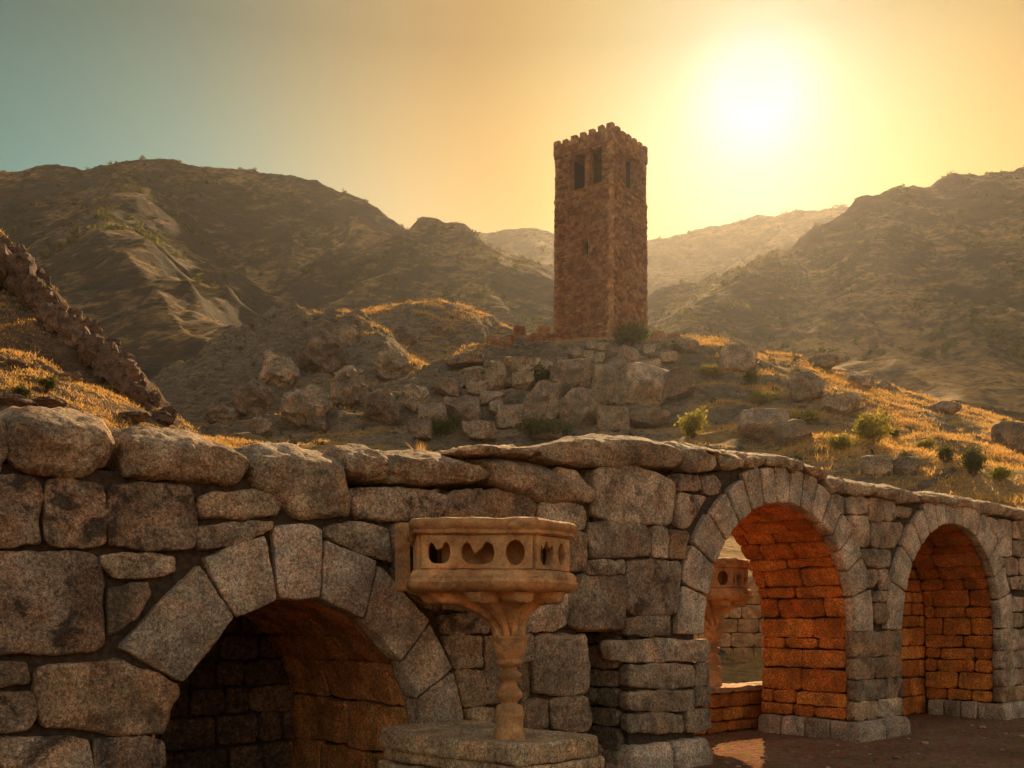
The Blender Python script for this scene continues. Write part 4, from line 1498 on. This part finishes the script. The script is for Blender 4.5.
# outcrops along the near slope's ridge
outc = [(-30, 14, 228, 290), (6, 36, 246, 296), (22, 52, 270, 312), (38, 68, 294, 330), (56, 88, 306, 344), (74, 106, 322, 360), (96, 128, 336, 376), (110, 140, 352, 392), (122, 148, 376, 402)]
outc += [(30, 50, 258, 284), (44, 60, 284, 306), (60, 82, 300, 322), (84, 104, 312, 336), (104, 122, 330, 352), (118, 134, 344, 366), (130, 146, 362, 386), (146, 160, 384, 400), (160, 176, 398, 412), (-6, 12, 228, 252), (10, 28, 236, 262)]
outc = [(a, b_, c + 9, d + 9) for a, b_, c, d in outc]
for (a, b_, c, d) in outc:
    boulder('outcrop', a, b_, c, d, 'jagged dark rock of the outcrop along the left slope', 'rock', 'outcrop along the left slope', hf=near_h, rng=(30, 75), blocky=.3, facets=14, depth=.9, mat=M_OUT, rag=2.4)
for (a, b_, c, d) in [(0, 40, 396, 412), (30, 70, 398, 410), (120, 150, 410, 424), (150, 175, 412, 426), (8, 30, 360, 370), (60, 84, 372, 382)]:
    boulder('outcrop', a, b_, c, d, 'small dark ledge showing through the grass of the left slope', 'rock', 'ledges in the grass of the left slope', hf=near_h, rng=(30, 75), blocky=.2, facets=18, depth=1.2, mat=M_OUT, rag=1.8)

# ramparts beside the tower
def rampart(label, pts, merl):
    a = on_ground(pts[0][0], pts[0][1] + 8)
    Yr = 88.3
    R = empty('ruined_rampart', (*cam_pt(pts[0][0], pts[0][1] + 12, Yr)[:2], TWZ - 1), label, 'rampart', None)
    mb = MB()
    for (x0, x1, yt, yb) in pts:
        p0, p1 = cam_pt(x0, yt, Yr), cam_pt(x1, yb, Yr)
        z = p1[2]
        while z < p0[2] - .05:
            c = min(random.uniform(.28, .45), p0[2] - z); x = p0[0]
            while x < p1[0] - .02:
                w = min(random.uniform(.3, .7), p1[0] - x)
                stone(mb, [(x + .01, z + .01), (x + w - .01, z + .01), (x + w - .01, z + c - .01), (x + .01, z + c - .01)], lambda u, v, n: np.stack([u, Yr - n, v], -1), .9, e=.05, step=.14, amp=.03)
                x += w
            z += c
    mb.build('masonry', M_TOWER, R)
    for (x0, x1, yt, yb) in merl:
        p0, p1 = cam_pt(x0, yt, Yr), cam_pt(x1, yb, Yr)
        mb = MB()
        stone(mb, [(p0[0], p1[2]), (p1[0], p1[2]), (p1[0], p0[2]), (p0[0], p0[2])], lambda u, v, n: np.stack([u, Yr - n, v], -1), .9, e=.08, step=.12, amp=.04)
        mb.build('merlon', M_TOWER, R)
rampart('broken rampart with merlons left of the tower foot', [(486, 506, 341, 354), (506, 530, 335, 352), (530, 558, 333, 350)], [(486, 498, 336, 343), (513.5, 526, 325, 336), (538, 549.5, 324.5, 334)])
rampart('broken rampart with two merlons right of the tower foot', [(640, 664, 339, 352), (664, 682, 343, 354)], [(652, 665, 330.5, 340), (668, 680, 333, 344)])

# ================================================================== GRASS AND SHRUBS
def blades(P, n_per, h, w, spread, seed, lean=.35):
    """real blades: thin upright triangles scattered round each point of P"""
    r = np.random.RandomState(seed)
    n = len(P) * n_per
    c = np.repeat(P, n_per, 0) + np.c_[r.normal(0, spread, (n, 2)), np.zeros(n)]
    a = r.uniform(0, 2 * math.pi, n)
    hh = h * r.uniform(.45, 1.25, n)
    ww = w * r.uniform(.6, 1.3, n)
    d = np.c_[np.cos(a), np.sin(a), np.zeros(n)] * ww[:, None]
    tip = c + np.c_[r.normal(0, lean, n) * hh, r.normal(0, lean, n) * hh, hh]
    V = np.empty((n * 3, 3)); V[0::3] = c - d; V[1::3] = c + d; V[2::3] = tip
    t = np.repeat(r.uniform(0, 1, n), 3)
    return V, t


def soup(name, V, t, mat):
    """fast mesh of loose triangles"""
    n = len(V) // 3
    me = bpy.data.meshes.new(name)
    me.vertices.add(len(V)); me.vertices.foreach_set('co', V.astype(np.float32).ravel())
    me.loops.add(n * 3); me.loops.foreach_set('vertex_index', np.arange(n * 3, dtype=np.int32))
    me.polygons.add(n); me.polygons.foreach_set('loop_start', np.arange(0, n * 3, 3, dtype=np.int32))
    me.update(calc_edges=True)
    a = me.attributes.new('tint', 'FLOAT', 'POINT'); a.data.foreach_set('value', t.astype(np.float32))
    me.materials.append(mat)
    o = bpy.data.objects.new(name, me); COL.objects.link(o)
    return o


def scatter(hf, x0, x1, y0, y1, n, seed, dens):
    r = np.random.RandomState(seed)
    X, Y = r.uniform(x0, x1, n), r.uniform(y0, y1, n)
    Z = hf(X, Y); e = .4
    sl = np.hypot(hf(X + e, Y) - Z, hf(X, Y + e) - Z) / e
    keep = dens(X, Y, sl) > r.uniform(0, 1, n)
    return np.stack([X, Y, Z - .03], -1)[keep]


def d_mound(X, Y, sl):
    P = xyz(X, Y)
    px_ = X / Y * F + 512
    d = np.clip(.55 + 1.6 * gnoise(P / 5 + 3) + .7 * gnoise(P / 1.6), 0.03, 1) * np.clip(1.5 - sl * 1.35, .0, 1)
    left = np.clip((px_ - 660) / 60, .10, 1)
    top = np.clip((px_ - 345) / 20, 0, 1) * np.clip((500 - px_) / 20, 0, 1) * (Y > 90)
    crest = .5 * (Y > 96) * np.clip((px_ - 180) / 20, 0, 1)
    return d * np.maximum(np.maximum(left, top), crest)


P = scatter(mound_h, -22, 56, 40, 128, 120000, 5, d_mound)
V, t = blades(P, 9, .21, .03, .28, 1, lean=.6)
tag(soup('dry_grass', V, t, M_GRASS), 'golden dry grass covering the castle hill', 'grass', kind='stuff')
P = scatter(near_h, -46, -4, 30, 68, 80000, 6, lambda X, Y, sl: np.clip(.6 + 1.8 * gnoise(xyz(X, Y) / 3 + 8) + .5 * gnoise(xyz(X, Y) / .9), .02, 1) * np.clip(1.6 - sl * 1.3, 0, 1))
V, t = blades(P, 7, .14, .017, .16, 2, lean=.6)
tag(soup('dry_grass', V, t, M_GRASS), 'orange dry grass on the left slope', 'grass', kind='stuff')
P = scatter(mound_h, 2, 14, 16.2, 32, 9000, 9, lambda X, Y, sl: np.clip(.5 + gnoise(xyz(X, Y)), .1, 1))
V, t = blades(P, 6, .13, .008, .08, 3)
tag(soup('dry_grass', V, t, M_GRASS), 'short dry grass on the ground beyond the middle arch', 'grass', kind='stuff')


def scrub(name, hf, x0, x1, y0, y1, n, size, seed, label):
    r = np.random.RandomState(seed)
    X, Y = r.uniform(x0, x1, n), r.uniform(y0, y1, n)
    k = gnoise(xyz(X, Y) / 28) + r.uniform(-.5, .5, n) > .0
    X, Y = X[k], Y[k]
    C = np.stack([X, Y, hf(X, Y)], -1)
    m = 26
    s = size * r.uniform(.4, 1.3, len(C))
    off = r.normal(0, 1, (len(C), m, 3)); off /= np.linalg.norm(off, axis=2)[..., None]
    off *= r.uniform(.3, 1, (len(C), m, 1)) * s[:, None, None]
    off[..., 2] = np.abs(off[..., 2]) * .9
    c = (C[:, None, :] + off).reshape(-1, 3); ss = np.repeat(s, m) * .24
    q = r.normal(0, 1, (len(c), 3, 3)) * ss[:, None, None]
    V = (c[:, None, :] + q).reshape(-1, 3)
    t = np.repeat(r.uniform(0, 1, len(c)), 3)
    return tag(soup(name, V, t, M_SHRUB), label, 'scrub', kind='stuff')


scrub('mountain_scrub', mtn(LEFTM, 7.0, 62, 6, -10), -320, 60, 200, 430, 5200, 1.5, 21, 'dark low scrub dotted over the left mountain and its crest')
scrub('mountain_scrub', mtn(RIGHTM, 6.0, 56, 5, -10), 30, 300, 180, 380, 3600, 1.3, 22, 'dark low scrub dotted over the right mountain and its crest')
scrub('mountain_scrub', mtn(BACKM, 7.0, 75, 10, -10, 380), -200, 450, 480, 800, 1800, 2.6, 23, 'hazy scrub along the far mountain')
scrub('hill_scrub', mound_h, -45, 55, 50, 126, 1100, .35, 24, 'small dark scrub scattered between the rocks of the castle hill')


def shrub(x, y, w, h, mat, label, hf=mound_h, rng=(30, 135), group=None, dens=1.0, name='shrub'):
    gx, gy, gz = on_ground(x, y + h * .42, hf, *rng)
    W_, H_ = w / F * gy / 2, h / F * gy
    T = empty(name, (gx, gy, gz), label, 'shrub', group)
    r = np.random.RandomState(int(x * 7 + y))
    st = MB(); tips = []
    for k in range(16):
        a = r.uniform(0, 2 * math.pi); e_ = r.uniform(.15, 1)
        tip = np.array([gx + math.cos(a) * W_ * e_ * .85, gy + math.sin(a) * W_ * e_ * .85, gz + H_ * r.uniform(.5, .95) * (1 - .35 * e_ * e_)])
        p0 = np.array([gx, gy, gz - .1]); rr = .012 * H_ + .01
        pts = [p0, p0 * .5 + tip * .5 + np.array([0, 0, .08 * H_]), tip]
        tips += [pts[1] * .4 + tip * .6, tip, pts[1]]
        for q0, q1, ra, rb in ((pts[0], pts[1], rr, rr * .6), (pts[1], pts[2], rr * .6, rr * .2)):
            V = [q + np.array([math.cos(z), math.sin(z), 0]) * rad_ for q, rad_ in ((q0, ra), (q1, rb)) for z in (0, 2.1, 4.2)]
            st.add(V, [(0, 1, 4, 3), (1, 2, 5, 4), (2, 0, 3, 5)])
    st.build('stem', M_TWIG, T)
    tips = np.array(tips)
    n = int(1500 * dens)
    c = tips[r.randint(0, len(tips), n)] + r.normal(0, 1, (n, 3)) * np.array([W_ * .17, W_ * .17, H_ * .10])
    ls = max(.03, .045 * W_ + .02)
    q = r.normal(0, 1, (n, 3, 3)) * ls
    V = (c[:, None, :] + q).reshape(-1, 3)
    o = soup('foliage', V - np.array([gx, gy, gz]), np.repeat(r.uniform(0, 1, n), 3), mat)
    o.parent = T
    return T


shrub(626, 338, 46, 24, M_SHRUB, 'dark green shrub against the foot of the tower', dens=1.6)
shrub(872, 430, 44, 34, M_GOLDSHRUB, 'yellow-green bush on the sunlit slope above the middle pier', dens=1.4)
shrub(843, 442, 30, 20, M_GOLDSHRUB, 'low yellow bush left of the yellow-green one')
shrub(693, 426, 44, 28, M_GOLDSHRUB, 'golden bush behind the coping left of the middle arch')
shrub(946, 456, 22, 18, M_SHRUB, 'small dark round bush on the lower right slope')
shrub(974, 464, 34, 30, M_SHRUB, 'olive bush beside the massive boulder at the right', dens=1.3)
shrub(806, 418, 34, 12, M_GOLDSHRUB, 'low golden scrub between the dark boulders and the yellow-green bush')
shrub(762, 398, 30, 12, M_GOLDSHRUB, 'golden scrub just below the large squarish boulder')
shrub(925, 446, 26, 12, M_GOLDSHRUB, 'small golden scrub on the right slope above the far arch')
shrub(1002, 474, 30, 14, M_GOLDSHRUB, 'golden scrub below the massive boulder at the right edge')
shrub(712, 372, 28, 11, M_GOLDSHRUB, 'golden scrub on the shoulder right of the crag')
shrub(893, 436, 20, 12, M_SHRUB, 'tiny olive shrub right of the yellow-green bush')
shrub(906, 462, 20, 18, M_SHRUB, 'dark bush above the squarish rock on the lower right slope')
shrub(752, 378, 18, 20, M_SHRUB, 'dark shrub under the large squarish boulder')
shrub(540, 376, 34, 16, M_SHRUB, 'dark shrub on the upper ledge of the crag')
shrub(602, 378, 18, 26, M_SHRUB, 'narrow dark shrub in the cleft between two crag blocks')
shrub(440, 428, 46, 22, M_SHRUB, 'broad dark shrub at the left foot of the crag', rng=(25, 135))
shrub(545, 432, 60, 20, M_SHRUB, 'low dark thicket at the foot of the crag behind the big coping slab', rng=(25, 135), dens=1.4)
shrub(47, 384, 20, 16, M_SHRUB, 'small round green shrub on the left slope, the higher one', hf=near_h, rng=(25, 75), dens=.7)
shrub(22, 394, 22, 14, M_SHRUB, 'small green shrub on the left slope, the lower one', hf=near_h, rng=(25, 75), dens=.7)

# tufts rooted on top of the wall
def tuft(x, y, h, n, label, b_=.75, mat=M_GRASS, w=.004):
    s, z = to_wall(x, y)
    p = wall(s, z, 0) + (wall(0, 0, b_) - wall(0, 0, 0))
    r = np.random.RandomState(int(x))
    a = r.uniform(0, 2 * math.pi, n); hh = h * r.uniform(.4, 1.1, n); le = r.uniform(.1, .9, n) * hh
    base = p + np.c_[r.normal(0, .018, n), r.normal(0, .015, n), np.full(n, -.05)]
    dirv = np.c_[np.cos(a), np.sin(a) * .5, np.zeros(n)]
    mid = base + dirv * (le * .35)[:, None] + np.c_[np.zeros((n, 2)), hh * .6]
    tip = base + dirv * le[:, None] + np.c_[np.zeros((n, 2)), hh]
    sd = np.c_[-np.sin(a), np.cos(a), np.zeros(n)] * w
    V = np.stack([base - sd, base + sd, mid, mid - sd * .7, mid + sd * .7, tip], 1).reshape(-1, 3)
    o = soup('grass_tuft', V - p, np.repeat(r.uniform(0, 1, n), 6), mat)
    o.location = tuple(p)
    return tag(o, label, 'grass tuft')


tuft(470, 452, .24, 130, 'golden tuft of grass growing from the coping left of the big slab')
tuft(516, 449, .15, 50, 'thin pale tuft of grass just left of the big coping slab')
tuft(366, 448, .11, 22, 'tiny dead twig on the coping above the near arch', mat=M_TWIG, b_=.4)

# ================================================================== HAZE
mb = MB()
V, Fc = box_vf(-2600, 2600, -2300, 2900, -9.4, 345)
mb.add(V, Fc)
hz, nt, b = mat_base('haze')
nt.nodes.remove(b)
pv = nt.nodes.new('ShaderNodeVolumePrincipled')
pv.inputs['Color'].default_value = (.88, .86, .86, 1)
pv.inputs['Density'].default_value = .000085
pv.inputs['Anisotropy'].default_value = .7
nt.links.new(pv.outputs[0], nt.nodes['Material Output'].inputs['Volume'])
o = mb.build('haze', hz, smooth=False)
tag(o, kind='stuff')
